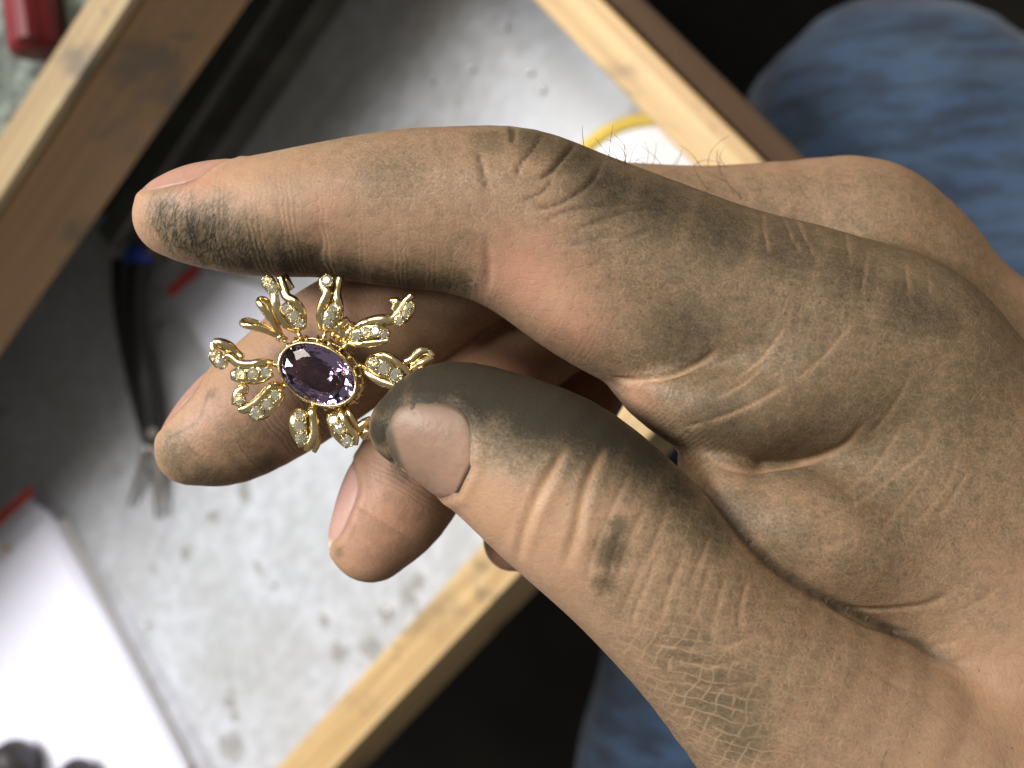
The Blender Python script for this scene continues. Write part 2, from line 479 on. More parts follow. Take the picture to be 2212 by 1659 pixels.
for (x0, y0, x1, y1, r, lab) in ((70, 1618, -120, 1800, 0.0105, 'dark rounded tool end on the white packet, left of two'),
                                 (192, 1650, 60, 1860, 0.0085, 'dark rounded tool end on the white packet, right of two')):
    a, b = level(x0, y0, zb + 0.008), level(x1, y1, zb + 0.008)
    q = [np.array(a) + (np.array(b) - np.array(a)) * t for t in (0, 0.02, 0.06, 0.14, 0.6, 1.0)]
    q = np.array(q); q[:, 2] = zb + 0.002 + r
    o = smooth(link('tool_end', Parts().tube(q, [r * 0.3, r * 0.7, r * 0.92, r, r, r * 0.9], side=14).mesh('tool_end', origin=q[0]), DARKTOOL, loc=q[0]))
    s = o.modifiers.new('sub', 'SUBSURF'); s.render_levels = 1; s.levels = 1
    tag(o, lab, 'tool', 'dark tool ends')

# pliers
def tray_path(pts, n=6): # list of (px,py,height above tray)
    return catmull(np.array([list(level(x, y, zt + h)) for x, y, h in pts]), n)
pj = level(325, 930, zt)
pliers = empty('pliers', (pj.x, pj.y, zt))
tag(pliers, 'black-handled pliers with a blue cap lying in the drawer', 'pliers')
def child(o, par):
    bpy.context.view_layer.update()
    o.parent = par; o.matrix_parent_inverse = par.matrix_world.inverted(); return o
hA = tray_path([(298, 566, .012), (292, 620, .012), (292, 680, .012), (302, 760, .011), (318, 840, .010), (330, 930, .008)])
o = smooth(link('handle', Parts().tube(hA, np.linspace(0.0062, 0.0048, len(hA)), side=14, flat=0.75).mesh('handle'), BLACKPL)); child(o, pliers)
hB = tray_path([(262, 560, .007), (262, 620, .007), (268, 690, .007), (282, 770, .006), (300, 850, .006), (318, 930, .006)])
o = smooth(link('handle', Parts().tube(hB, np.linspace(0.0050, 0.0040, len(hB)), side=14, flat=0.75).mesh('handle'), BLACKPL)); child(o, pliers)
cA = tray_path([(302, 528, .012), (301, 538, .012), (299, 552, .012), (298, 567, .012)], 4)
o = smooth(link('end_cap', Parts().tube(cA, np.interp(np.arange(len(cA)), [0, 3, 7, 12], [0.002, 0.0052, 0.0064, 0.0065]), side=14, flat=0.76).mesh('end_cap'), BLUEPL)); child(o, pliers)
jb = tray_path([(322, 900, .007), (328, 935, .007), (336, 965, .006)], 4)
o = smooth(link('joint', Parts().tube(jb, [0.0048, .0058, .006, .0062, .0062, .0060, .0055, .0046, .0032], side=12, flat=0.6).mesh('joint'), DARKTOOL)); child(o, pliers)
o = link('pivot', Parts().tube(np.array([level(330, 935, zt + .0095), level(330, 935, zt + .0118)]), 0.0022, side=12, up=(1, 0, 0)).mesh('pivot'), STEEL); child(o, pliers)
for tip in ((280, 1092), (337, 1118), (356, 1112)):
    jp = tray_path([(330 + (tip[0] - 330) * .2, 955, .006), (330 + (tip[0] - 330) * .6, 1030, .005), (tip[0], tip[1], .003)], 4)
    o = smooth(link('jaw', Parts().tube(jp, np.linspace(0.0024, 0.0008, len(jp)), side=10, flat=0.8).mesh('jaw'), STEEL)); child(o, pliers)

# yellow ring with a white disc inside
yc = on_tray(1392, 466)
def ring_mesh(name, R, r, n=56, m=12, flat=0.8):
    V = []; F = []
    for i in range(n):
        a = 2 * math.pi * i / n
        for j in range(m):
            b = 2 * math.pi * j / m
            V.append(((R + r * math.cos(b)) * math.cos(a), (R + r * math.cos(b)) * math.sin(a), r * flat * (1 + math.sin(b))))
            F.append((i * m + j, ((i + 1) % n) * m + j, ((i + 1) % n) * m + (j + 1) % m, i * m + (j + 1) % m))
    me = bpy.data.meshes.new(name); me.from_pydata(V, [], F); me.update(); return me
lid = empty('round_lid', (yc.x, yc.y, zt))
tag(lid, 'white round lid with a yellow rim against the drawer side', 'lid')
smooth(link('rim', ring_mesh('rim', 0.0320, 0.0023), YELLOW, parent=lid))
bm = bmesh.new(); bmesh.ops.create_cone(bm, cap_ends=True, segments=48, radius1=0.0312, radius2=0.0312, depth=0.001)
for v in bm.verts: v.co.z += 0.0006
link('disc', bm_mesh('disc', bm), PAPER, parent=lid)

# metal beads added to stand in for glints on the tray floor
bm = bmesh.new(); bmesh.ops.create_icosphere(bm, subdivisions=2, radius=0.0011)
gme = bm_mesh('glint_bead', bm); gme.materials.append(CHROME)
for i, (x, y, where) in enumerate(((1022, 150, 'leftmost of the group near the top'), (1148, 157, 'topmost of the pair near the drawer side'), (1172, 196, 'lowest of the group above the index knuckle'),
                     (1095, 60, 'near the upper edge of the picture'), (935, 175, 'in the shaded part above the index finger'), (318, 1350, 'beside the white packet'), (590, 1262, 'below the middle fingertip'), (840, 1318, 'below the ring fingertip'))):
    g = on_tray(x, y)
    o = bpy.data.objects.new('glint_bead', gme); COL.objects.link(o)
    o.location = (g.x, g.y, zt + 0.0011); smooth(o)
    tag(o, 'tiny metal bead added as a granule on the metal floor, ' + where, 'glint', 'added glint beads in the drawer')

# ------------------------------------------------------------------ the hand: one continuous skin
def chain(ctrl, n=4):
    A = np.array([list(mm(c[0], c[1], c[2])) + [c[3], c[4]] for c in ctrl])
    return catmull(A, n)

INDEX = chain([(383, 468, -1, 5.0, 5.2), (450, 466, -0.5, 6.3, 6.6), (560, 468, 0, 7.15, 7.5), (700, 456, 0, 8.0, 8.1), (850, 452, -0.5, 9.3, 8.6),
               (985, 455, -1, 10.0, 9.2), (1110, 474, -1.5, 11.0, 9.6), (1230, 524, -2, 11.4, 9.9), (1390, 598, -3, 12.2, 10.5), (1560, 668, -4, 12.8, 11.5),
               (1750, 730, -5, 13.6, 12.8), (1910, 800, -7, 14.0, 13.5)])
INDEX_META = chain([(1880, 790, -7, 14, 13), (2000, 900, -9, 15, 14), (2150, 1150, -11, 17, 15), (2330, 1550, -12, 20, 17), (2600, 2050, -14, 24, 20), (2900, 2500, -18, 26, 22)])
MIDDLE = chain([(424, 966, -8, 4.8, 5.2), (500, 924, -8.5, 7.2, 7.2), (615, 842, -9.5, 8.5, 8.0), (735, 752, -11, 9.0, 8.4), (865, 672, -13, 8.6, 8.4),
                (1000, 575, -15.5, 9.0, 8.8), (1130, 500, -18, 9.8, 9.4), (1300, 500, -20, 9.6, 9.6), (1520, 520, -22, 10.4, 10.4), (1800, 540, -24, 12.6, 12.5), (1900, 600, -25, 13, 13)])
MIDDLE_META = chain([(1850, 562, -25, 13, 13), (1990, 685, -26, 12.8, 13), (2230, 900, -28, 14, 13), (2600, 1350, -30, 18, 16), (2950, 2000, -30, 22, 20)])
RING = chain([(800, 1168, -12, 5.6, 5.4), (856, 1082, -13, 7.5, 7.2), (925, 962, -15.5, 8.0, 7.8), (1010, 850, -19, 8.2, 8.0), (1130, 730, -25, 8.6, 8.4), (1300, 650, -32, 9.0, 9), (1700, 640, -40, 11, 11), (1950, 800, -42, 12, 12), (2500, 1400, -44, 16, 14)])
PINKY = chain([(1112, 1165, -22, 4.4, 4.6), (1165, 1090, -24, 5.8, 5.8), (1215, 960, -29, 6.3, 6.2), (1270, 830, -36, 6.4, 6.4), (1380, 740, -42, 7, 7), (1700, 760, -50, 9.5, 9), (1950, 930, -53, 11, 11), (2500, 1600, -52, 14, 13)])
THUMB = chain([(886, 922, 4.5, 4.5, 4.8), (962, 916, 5, 7.3, 6.4), (1085, 972, 5.5, 9.0, 7.8), (1215, 1056, 6, 10.4, 9.4), (1385, 1205, 6, 10.5, 9.8), (1545, 1368, 5, 11.0, 10.4),
               (1742, 1545, 3, 14, 12.5), (2010, 1760, 0, 18, 16), (2350, 2080, -5, 22, 20), (2800, 2500, -12, 26, 24)])
PALM = chain([(1900, 900, -14, 14, 14), (2150, 1250, -20, 20, 16), (2450, 1700, -24, 28, 20), (2850, 2300, -26, 30, 22)])
WEB = chain([(1790, 1010, -6, 8.0, 8.5), (1880, 1100, -4.5, 12.5, 12), (2050, 1280, -6, 17, 14), (2250, 1550, -8, 20, 15)])
PAD_A = chain([(1150, 615, -2, 4.6, 7.5), (1240, 665, -2, 5.9, 8.6), (1340, 722, -2.5, 6.0, 8.8), (1440, 770, -3, 6, 8.6)])
PAD_B = chain([(1428, 832, -3, 4.4, 7.4), (1503, 862, -2.0, 5.1, 9.8), (1604, 872, -1.5, 6.8, 11.2), (1720, 850, -3, 9, 11)])
PAD_C = chain([(1576, 1066, -0.5, 4.1, 7.8), (1632, 1116, 0, 6.1, 10.0), (1740, 1150, 0, 8.2, 11.8), (1880, 1200, -3, 11, 11)])

def sd_chain(P, C):
    """distance to a tapered limb; far points get a rough value"""
    P = np.asarray(P, np.float32)
    out = np.full(len(P), 60.0, np.float32)
    rmax = C[:, 3:].max() + 7
    lo, hi = C[:, :3].min(0) - rmax, C[:, :3].max(0) + rmax
    idx = np.nonzero(np.all((P > lo) & (P < hi), axis=1))[0]
    if len(idx) == 0: return out
    best = np.full(len(idx), 60.0, np.float32); Q = P[idx]
    for i in range(len(C) - 1):
        a, b = C[i, :3].astype(np.float32), C[i + 1, :3].astype(np.float32)
        rm = max(C[i, 3:].max(), C[i + 1, 3:].max()) + 7
        m = np.minimum(a, b) - rm; M = np.maximum(a, b) + rm
        k = np.nonzero((Q[:, 0] > m[0]) & (Q[:, 0] < M[0]) & (Q[:, 1] > m[1]) & (Q[:, 1] < M[1]) & (Q[:, 2] > m[2]) & (Q[:, 2] < M[2]))[0]
        if len(k) == 0: continue
        ab = b - a; L2 = float(ab @ ab)
        q0 = Q[k] - a
        t = np.clip((q0 @ ab) / L2, 0, 1)
        q = q0 - t[:, None] * ab
        en = np.array([-ab[1], ab[0], 0.0], np.float32); en /= np.linalg.norm(en) + 1e-9
        qn = q @ en
        rn = (C[i, 3] + (C[i + 1, 3] - C[i, 3]) * t).astype(np.float32); rz = (C[i, 4] + (C[i + 1, 4] - C[i, 4]) * t).astype(np.float32)
        qr2 = np.maximum(np.einsum('ij,ij->i', q, q) - qn * qn, 0)
        d = (np.sqrt((qn / rn) ** 2 + qr2 / rz ** 2) - 1) * np.minimum(rn, rz)
        best[k] = np.minimum(best[k], d)
    out[idx] = best
    return out

def smin(a, b, k):
    h = np.clip(0.5 + 0.5 * (b - a) / k, 0, 1)
    return b + (a - b) * h - k * h * (1 - h)

def sstep(x, a, b):
    t = np.clip((x - a) / (b - a), 0, 1); return t * t * (3 - 2 * t)

def hand_sdf(P):
    P = np.asarray(P, np.float32)
    x = P[:, 0]
    d = smin(sd_chain(P, INDEX), sd_chain(P, INDEX_META), 4.0)
    d = smin(d, sd_chain(P, PAD_A), 1.8)
    web = smin(sd_chain(P, WEB), sd_chain(P, PALM), 6.0)
    web = smin(web, sd_chain(P, PAD_C), 2.5)
    k = 0.9 + 5.5 * sstep(x, 34, 52)
    padb = sd_chain(P, PAD_B)
    d = smin(d, padb, 0.45 + 3.5 * sstep(x, 21, 34))
    d = smin(d, web, k)
    m = smin(sd_chain(P, MIDDLE), sd_chain(P, MIDDLE_META), 5.0)
    r = smin(sd_chain(P, RING), sd_chain(P, PINKY), 0.4 + 5.0 * sstep(x, 26, 46))
    m = smin(m, r, 0.4 + 5.0 * sstep(x, 28, 48))
    d = smin(d, m, 0.4 + 5.5 * sstep(x, 32, 50))
    th = sd_chain(P, THUMB)
    s = x * 0.75 - P[:, 1] * 0.66           # runs down the thumb towards the wrist
    global CLEFT
    CLEFT = d - th
    d = smin(d, th, 0.35 + 9.0 * sstep(s, 53, 72))
    return d

def build_skin(H=0.40):
    lo = np.array([-48.0, -76.0, -68.0]); hi = np.array([92.0, 36.0, 22.0])
    B = 8                                    # fine cells per coarse block
    n = np.ceil((hi - lo) / (H * B)).astype(int)
    gx, gy, gz = [np.arange(k) for k in n]
    G = np.stack(np.meshgrid(gx, gy, gz, indexing='ij'), -1).reshape(-1, 3)
    cen = lo + (G + 0.5) * H * B
    dc = hand_sdf(cen)
    near = np.abs(dc) < H * B * 0.87 * 1.35
    N = n * B
    vol = np.repeat(np.repeat(np.repeat(np.where(dc > 0, 5, -5).astype(np.float32).reshape(n), B, 0), B, 1), B, 2)
    sub = np.stack(np.meshgrid(*[np.arange(B)] * 3, indexing='ij'), -1).reshape(-1, 3)
    blocks = G[near]
    for s in range(0, len(blocks), 1500):
        bi = blocks[s:s + 1500]
        I = (bi[:, None, :] * B + sub[None]).reshape(-1, 3)
        v = hand_sdf(lo + I * H)
        vol[I[:, 0], I[:, 1], I[:, 2]] = v
    # open limits are closed off so that the skin is one shut surface
    vol[0] = vol[-1] = 5; vol[:, 0] = vol[:, -1] = 5; vol[:, :, 0] = vol[:, :, -1] = 5
    # surface nets
    ins = vol < 0
    c = [ins[dx:N[0] - 1 + dx, dy:N[1] - 1 + dy, dz:N[2] - 1 + dz] for dx in (0, 1) for dy in (0, 1) for dz in (0, 1)]
    anyi = c[0].copy(); alli = c[0].copy()
    for q in c[1:]: anyi |= q; alli &= q
    act = np.argwhere(anyi & ~alli)
    idv = -np.ones(tuple(N - 1), np.int32); idv[act[:, 0], act[:, 1], act[:, 2]] = np.arange(len(act))
    acc = np.zeros((len(act), 3)); cnt = np.zeros(len(act))
    corners = [np.array(k) for k in ((0, 0, 0), (1, 0, 0), (0, 1, 0), (1, 1, 0), (0, 0, 1), (1, 0, 1), (0, 1, 1), (1, 1, 1))]
    val = [vol[act[:, 0] + k[0], act[:, 1] + k[1], act[:, 2] + k[2]] for k in corners]
    for i in range(8):
        for ax in range(3):
            if corners[i][ax] == 0:
                j = i + (1, 2, 4)[ax]
                va, vb = val[i], val[j]
                cr = (va < 0) != (vb < 0)
                t = np.where(cr, va / np.where(cr, va - vb, 1), 0)
                p = corners[i][None] + np.zeros((len(act), 3)); p[:, ax] += t
                acc += np.where(cr[:, None], p, 0); cnt += cr
    V = lo + (act + acc / cnt[:, None]) * H
    F = []
    for ax in range(3):
        o1, o2 = (ax + 1) % 3, (ax + 2) % 3
        sl0 = [slice(1, -1)] * 3; sl1 = [slice(1, -1)] * 3
        sl0[ax] = slice(0, -1); sl1[ax] = slice(1, None)
        a = ins[tuple(sl0)]; b = ins[tuple(sl1)]
        e = np.argwhere(a != b); fl = a[e[:, 0], e[:, 1], e[:, 2]]
        off = np.ones(3, int); off[ax] = 0
        base = e + off
        q = []
        for s1, s2 in ((0, 0), (1, 0), (1, 1), (0, 1)):
            k = base.copy(); k[:, o1] -= s1; k[:, o2] -= s2
            k = np.minimum(k, N - 2)
            q.append(idv[k[:, 0], k[:, 1], k[:, 2]])
        q = np.stack(q, 1)
        q[~fl] = q[~fl][:, ::-1]
        F.append(q)
    F = np.concatenate(F); F = F[(F >= 0).all(1)][:, ::-1]
    return V, F

def vnormals(V, F):
    a, b, c, d = (V[F[:, i]] for i in range(4))
    fn = np.cross(c - a, d - b)
    N = np.zeros_like(V)
    for i in range(4):
        for k in range(3): N[:, k] += np.bincount(F[:, i], fn[:, k], len(V))
    return N / (np.linalg.norm(N, axis=1)[:, None] + 1e-12)

import time; _T0 = time.time()
HV, HF = build_skin()
# settle every vertex on the exact surface
for _ in range(2):
    HN = vnormals(HV, HF)
    HV = HV - HN * np.clip(hand_sdf(HV), -0.3, 0.3)[:, None] * 0.9
def relax(V, F, times, w):
    e = np.concatenate([F[:, [0, 1]], F[:, [1, 2]], F[:, [2, 3]], F[:, [3, 0]]])
    cnt = np.bincount(e[:, 0], minlength=len(V)).astype(float)
    for _ in range(times):
        M = np.stack([np.bincount(e[:, 0], V[e[:, 1], k], len(V)) for k in range(3)], 1) / np.maximum(cnt, 1)[:, None]
        V = V + (M - V) * w[:, None]
    return V
broad = sstep(HV[:, 0], 6, 30) * sstep(HV[:, 0] * 0.75 - HV[:, 1] * 0.66, 26, 44)
HV = relax(HV, HF, 2, np.full(len(HV), 0.5))
HV = relax(HV, HF, 14, 0.6 * broad)
HN = vnormals(HV, HF)
if (HN * (HV - HV.mean(0))).sum(1).mean() < 0:
    HF = HF[:, ::-1]; HN = -HN

tree = BVHTree.FromPolygons(HV.tolist(), HF.tolist())
LENS = Vector((0, 0, 126.0))
def touch(px, py):
    """the point of the skin met by the line of sight through a measured point"""
    d = (Vector(mm(px, py, 0)) - LENS).normalized()
    h = tree.ray_cast(LENS, d)
    return None if h[0] is None else np.array(h[0])

def trace(pts, step=14.0):
    c = catmull(np.array(pts, float), 8) if len(pts) > 2 else np.array([np.array(pts[0]) + (np.array(pts[1], float) - np.array(pts[0])) * t for t in np.linspace(0, 1, 9)])
    out = [touch(*p) for p in c]
    return np.array([p for p in out if p is not None])

def near_line(line, reach):
    """distances of the vertices within reach of a traced line, with the place along it (0..1)"""
    lo, hi = line.min(0) - reach, line.max(0) + reach
    idx = np.nonzero(np.all((HV > lo) & (HV < hi), axis=1))[0]
    Q = HV[idx]; best = np.full(len(idx), 1e9); par = np.zeros(len(idx))
    for i in range(len(line) - 1):
        a, b = line[i], line[i + 1]; ab = b - a; L2 = ab @ ab
        if L2 > 16 or L2 < 1e-9: continue        # do not bridge from one finger to another
        t = np.clip(((Q - a) @ ab) / L2, 0, 1)
        d = np.linalg.norm(Q - a - t[:, None] * ab, axis=1)
        m = d < best; best[m] = d[m]; par[m] = (i + t[m]) / (len(line) - 1)
    k = best < reach
    return idx[k], best[k], par[k]

NVERT = len(HV)
A = {k: np.zeros(NVERT, np.float32) for k in ('grime', 'pink', 'dark', 'pale', 'lattice', 'pore', 'ridge', 'along', 'crack', 'split')}
push = np.zeros(NVERT, np.float32)

def crease(pts, width, depth, kind=None, amount=1.0, taper=0.25, lip=0.08):
    L = trace(pts)
    if len(L) < 2: return
    idx, d, t = near_line(L, width * 3.2)
    e = np.minimum(1, np.minimum(t, 1 - t) / max(taper, 1e-3)); e = e * (2 - e)
    g = np.exp(-(d / width) ** 2) * e
    push[idx] -= depth * g
    push[idx] += depth * lip * np.exp(-((d - 1.9 * width) / (0.8 * width)) ** 2) * e
    if kind:
        w = 0.75 * width
        A[kind][idx] = np.maximum(A[kind][idx], amount * np.exp(-(d / w) ** 2) * e)

def stroke(pts, width, kind, amount):
    L = trace(pts)
    if len(L) < 2: return
    idx, d, t = near_line(L, width * 2.6)
    A[kind][idx] = np.maximum(A[kind][idx], amount * np.exp(-(d / width) ** 2))

def blot(px, py, r, kind, amount, how='max', stretch=None):
    p = touch(px, py)
    if p is None: return
    r = r / K
    reach = r * 2.4 * (stretch[1] if stretch else 1)
    idx = np.nonzero(np.all(np.abs(HV - p) < reach, axis=1))[0]
    q = HV[idx] - p
    if stretch is not None:
        ax = np.array([math.cos(stretch[0]), math.sin(stretch[0]), 0]); f = stretch[1]
        al = q @ ax; q = q - al[:, None] * ax * (1 - 1 / f)
    d2 = (q * q).sum(1) / (r * r)
    g = amount * np.maximum(0, np.exp(-d2) - 0.003)
    if how == 'max': A[kind][idx] = np.maximum(A[kind][idx], g)
    elif how == 'add': A[kind][idx] += g
    else: A[kind][idx] *= (1 - np.minimum(1, g))

# --- which digit each vertex belongs to, and how far along it
def own(C):
    arc = np.concatenate([[0], np.cumsum(np.linalg.norm(np.diff(C[:, :3], axis=0), axis=1))])
    best = np.full(NVERT, 1e9); al = np.zeros(NVERT)
    for i in range(len(C) - 1):
        a, b = C[i, :3], C[i + 1, :3]; ab = b - a
        t = np.clip(((HV - a) @ ab) / (ab @ ab), 0, 1)
        q = HV - a - t[:, None] * ab
        d = np.linalg.norm(q, axis=1) - (C[i, 3] + (C[i + 1, 3] - C[i, 3]) * t)
        m = d < best; best[m] = d[m]; al[m] = arc[i] + t[m] * (arc[i + 1] - arc[i])
    return best, al
o_i, a_i = own(INDEX[::2]); o_m, a_m = own(MIDDLE[::2]); o_r, a_r = own(RING[::2]); o_t, a_t = own(THUMB[::2])
allo = np.stack([o_i, o_m, o_r, o_t]); who = allo.argmin(0)
srt = np.sort(allo, axis=0); sure = np.clip((srt[1] - srt[0]) / 1.6, 0, 1)
A['along'][:] = np.choose(who, [a_i, a_m, a_r, a_t])

# --- grime, from light to heavy, some of it deepened by painted shade
skin_x = (HV[:, 0] / ((126 - HV[:, 2]) / 126) * K + 1106)
skin_y = (829.5 - HV[:, 1] / ((126 - HV[:, 2]) / 126) * K)
A['grime'] += 0.26 * (who == 0) * sstep(skin_x, 380, 800) + 0.10 * (who == 0) + 0.22 * (who == 3) + 0.24 * (who == 1) + 0.17 * (who == 2)
A['grime'] += 0.20 * sstep(skin_x, 1150, 1500) * (1 - sstep(skin_x + 0.45 * skin_y, 2350, 2900)) * (HV[:, 2] > -16)
A['grime'] = relax(np.repeat(A['grime'][:, None], 3, 1).astype(float), HF, 90, np.full(NVERT, 0.7))[:, 0].astype(np.float32)
for px, py, r, a in ((430, 520, 95, .58), (360, 470, 60, .44), (520, 560, 90, .64), (640, 575, 85, .64), (760, 592, 70, .58), (880, 606, 70, .56), (980, 612, 60, .48), (700, 585, 60, .6), (820, 600, 60, .56), (940, 612, 55, .5),
                     (850, 375, 120, .40), (760, 350, 90, .28), (1000, 515, 70, .32), (950, 330, 110, .32), (650, 380, 90, .22), (880, 440, 110, .26), (720, 480, 110, .24), (1060, 300, 80, .42), (1160, 300, 70, .58), (1250, 340, 80, .66), (1320, 400, 95, .66),
                     (1430, 440, 110, .68), (1560, 490, 120, .66), (1700, 530, 120, .64), (1830, 590, 110, .60), (1960, 660, 100, .64), (2040, 690, 70, .60),
                     (1480, 715, 120, .58), (1420, 640, 110, .42), (1300, 500, 110, .40), (1600, 620, 140, .46), (1750, 720, 170, .48), (1900, 780, 150, .42), (1990, 900, 160, .36), (1650, 800, 120, .40),
                     (1560, 905, 90, .62), (1640, 940, 90, .46), (1440, 905, 60, .35), (1800, 960, 150, .38), (1950, 1080, 180, .34), (1600, 1110, 80, .50), (1700, 1160, 110, .46), (1850, 1220, 150, .38),
                     (2080, 1250, 170, .30), (1950, 1350, 150, .34),
                     (845, 850, 70, .9), (815, 930, 45, .85), (950, 805, 95, 1.05), (1060, 815, 110, 1.1), (1180, 858, 110, 1.1), (1290, 905, 100, 1.0), (1390, 972, 90, .9), (1460, 1045, 85, .75), (1530, 1125, 80, .6), (1120, 840, 80, 1.1), (1240, 885, 80, 1.05),  # thumb's upper side: grime with occlusion shade painted in
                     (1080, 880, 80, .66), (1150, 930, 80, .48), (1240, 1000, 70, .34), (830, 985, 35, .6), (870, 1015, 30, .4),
                     (1320, 1190, 40, .62), (1335, 1140, 30, .5), (1305, 1260, 32, .5), (1350, 1300, 80, .36), (1480, 1420, 100, .44), (1560, 1510, 110, .52), (1600, 1590, 90, .5), (1450, 1330, 110, .34), (1600, 1330, 130, .36), (1750, 1420, 140, .34), (1540, 1230, 110, .34), (1400, 1120, 80, .30),
                     (375, 990, 70, .42), (440, 1030, 70, .42), (560, 1020, 90, .36), (680, 950, 80, .34), (455, 850, 22, .3), (500, 960, 90, .3), (940, 1150, 50, .25), (730, 1190, 22, .3), (910, 770, 80, .15)):
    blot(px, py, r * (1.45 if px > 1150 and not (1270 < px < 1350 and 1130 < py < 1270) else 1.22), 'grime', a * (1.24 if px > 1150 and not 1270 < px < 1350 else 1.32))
for px, py, r, a in ((1130, 590, 95, .60), (1230, 690, 90, .5), (690, 440, 60, .35), (820, 520, 90, .35), (430, 400, 50, .5), (1370, 845, 60, .5), (1120, 1180, 110, .45), (1040, 1090, 60, .5)):
    blot(px, py, r, 'grime', a, 'cut')
# --- reddish skin
for px, py, r, a in ((1130, 600, 110, .75), (1230, 720, 110, .6), (690, 540, 55, .55), (430, 395, 60, .55), (700, 440, 60, .3), (1380, 850, 60, .55), (1160, 620, 60, .5), (1560, 1060, 45, .5), (1590, 1120, 70, .45),
                     (800, 1120, 130, .6), (860, 1040, 110, .55), (1080, 1200, 60, .75), (520, 900, 120, .35), (640, 780, 110, .35), (760, 690, 90, .45), (1010, 745, 60, .6), (1120, 790, 90, .8), (1240, 820, 80, .8), (1800, 420, 100, .2), (960, 1080, 60, .3), (1050, 700, 60, .5)):
    blot(px, py, r, 'pink', a)

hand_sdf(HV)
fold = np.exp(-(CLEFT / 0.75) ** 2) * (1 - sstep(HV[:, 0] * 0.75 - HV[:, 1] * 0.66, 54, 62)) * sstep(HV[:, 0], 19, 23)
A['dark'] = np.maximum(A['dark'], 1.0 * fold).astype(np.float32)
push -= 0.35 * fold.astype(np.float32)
# --- folds of the knuckle
crease([(1026, 321), (1035, 345), (1047, 390), (1056, 416)], .32, .17, 'dark', .85, .35, 0)
crease([(1176, 285), (1148, 324), (1121, 357), (1118, 381)], .22, .24, 'dark', .85)
crease([(1243, 308), (1214, 342), (1190, 369), (1163, 387)], .28, .40, 'dark', .95)
crease([(1193, 375), (1178, 408), (1127, 434)], .21, .20, 'dark', .8)
crease([(1304, 344), (1279, 390), (1243, 419), (1196, 443), (1154, 452)], .24, .27, 'dark', .9)
crease([(1413, 437), (1312, 443), (1231, 452), (1172, 479)], .22, .18, 'dark', .55)
crease([(1446, 455), (1374, 452), (1285, 479), (1237, 500)], .22, .18, 'dark', .55)
crease([(1419, 491), (1370, 508), (1330, 524)], .22, .14, 'dark', .4)
crease([(1340, 500), (1270, 522), (1215, 530)], .22, .12, 'dark', .35)
crease([(1111, 268), (1110, 285), (1108, 312)], .36, .32, 'dark', .25)
# finger flexion folds
crease([(1047, 505), (1054, 545), (1056, 590), (1052, 640)], .5, .22, 'pink', 1.0, .35, .0)
crease([(700, 480), (690, 530), (680, 590)], 1.3, .22, 'pink', .6, .3, 0)
crease([(1322, 816), (1369, 823), (1438, 815), (1506, 789), (1555, 751)], .36, .5, 'pale', .9, .25, .1)
crease([(1521, 916), (1606, 884), (1706, 829)], .28, .22, 'pale', .75)
crease([(1480, 925), (1521, 914)], .25, .2, 'pale', .5)
crease([(1546, 864), (1606, 829), (1650, 790)], .26, .18, 'pale', .6)
crease([(1520, 994), (1606, 1016), (1706, 1006), (1781, 984), (1831, 959), (1871, 909)], .55, .42, 'pale', .9, .25, .0)
crease([(1586, 825), (1651, 770), (1701, 700)], .22, .14, 'pale', .7)
crease([(1716, 825), (1776, 775), (1846, 695)], .22, .12, 'pale', .55)
crease([(1656, 820), (1696, 795)], .2, .1, 'pale', .4)
crease([(1880, 940), (1930, 880), (1975, 800)], .24, .13, 'pale', .4)
for q in ([(1851, 1089), (1931, 1029), (2001, 969), (2021, 904)], [(1800, 1080), (1890, 1010), (1960, 900)], [(1960, 1150), (2040, 1060), (2080, 960)], [(2030, 1120), (2100, 1010)], [(1900, 1150), (1960, 1080), (2010, 1010)],
          [(1646, 450), (1661, 550)], [(1681, 450), (1731, 550)], [(1716, 465), (1766, 565)], [(1826, 495), (1841, 575)], [(1876, 540), (1861, 650)], [(1956, 560), (1966, 645)], [(2001, 575), (2011, 640)],
          [(1770, 1130), (1840, 1090), (1900, 1060)], [(1720, 1190), (1800, 1180), (1860, 1150)]):
    crease(q, .20, .09, 'pale', .42)
# cleft between thumb and web
crease([(1780, 1292), (1835, 1330), (1895, 1356), (1990, 1372)], .34, .5, 'dark', .6, .45, .0)
crease([(1826, 1314), (1906, 1316), (1990, 1307), (2060, 1280)], .32, .28, 'dark', .35)
for q in ([(1880, 1390), (2000, 1400), (2110, 1370)], [(1900, 1420), (2020, 1440), (2140, 1410)], [(1860, 1430), (1960, 1490), (2080, 1500)], [(2000, 1340), (2100, 1310), (2180, 1250)]):
    crease(q, .35, .10, 'pale', .15)
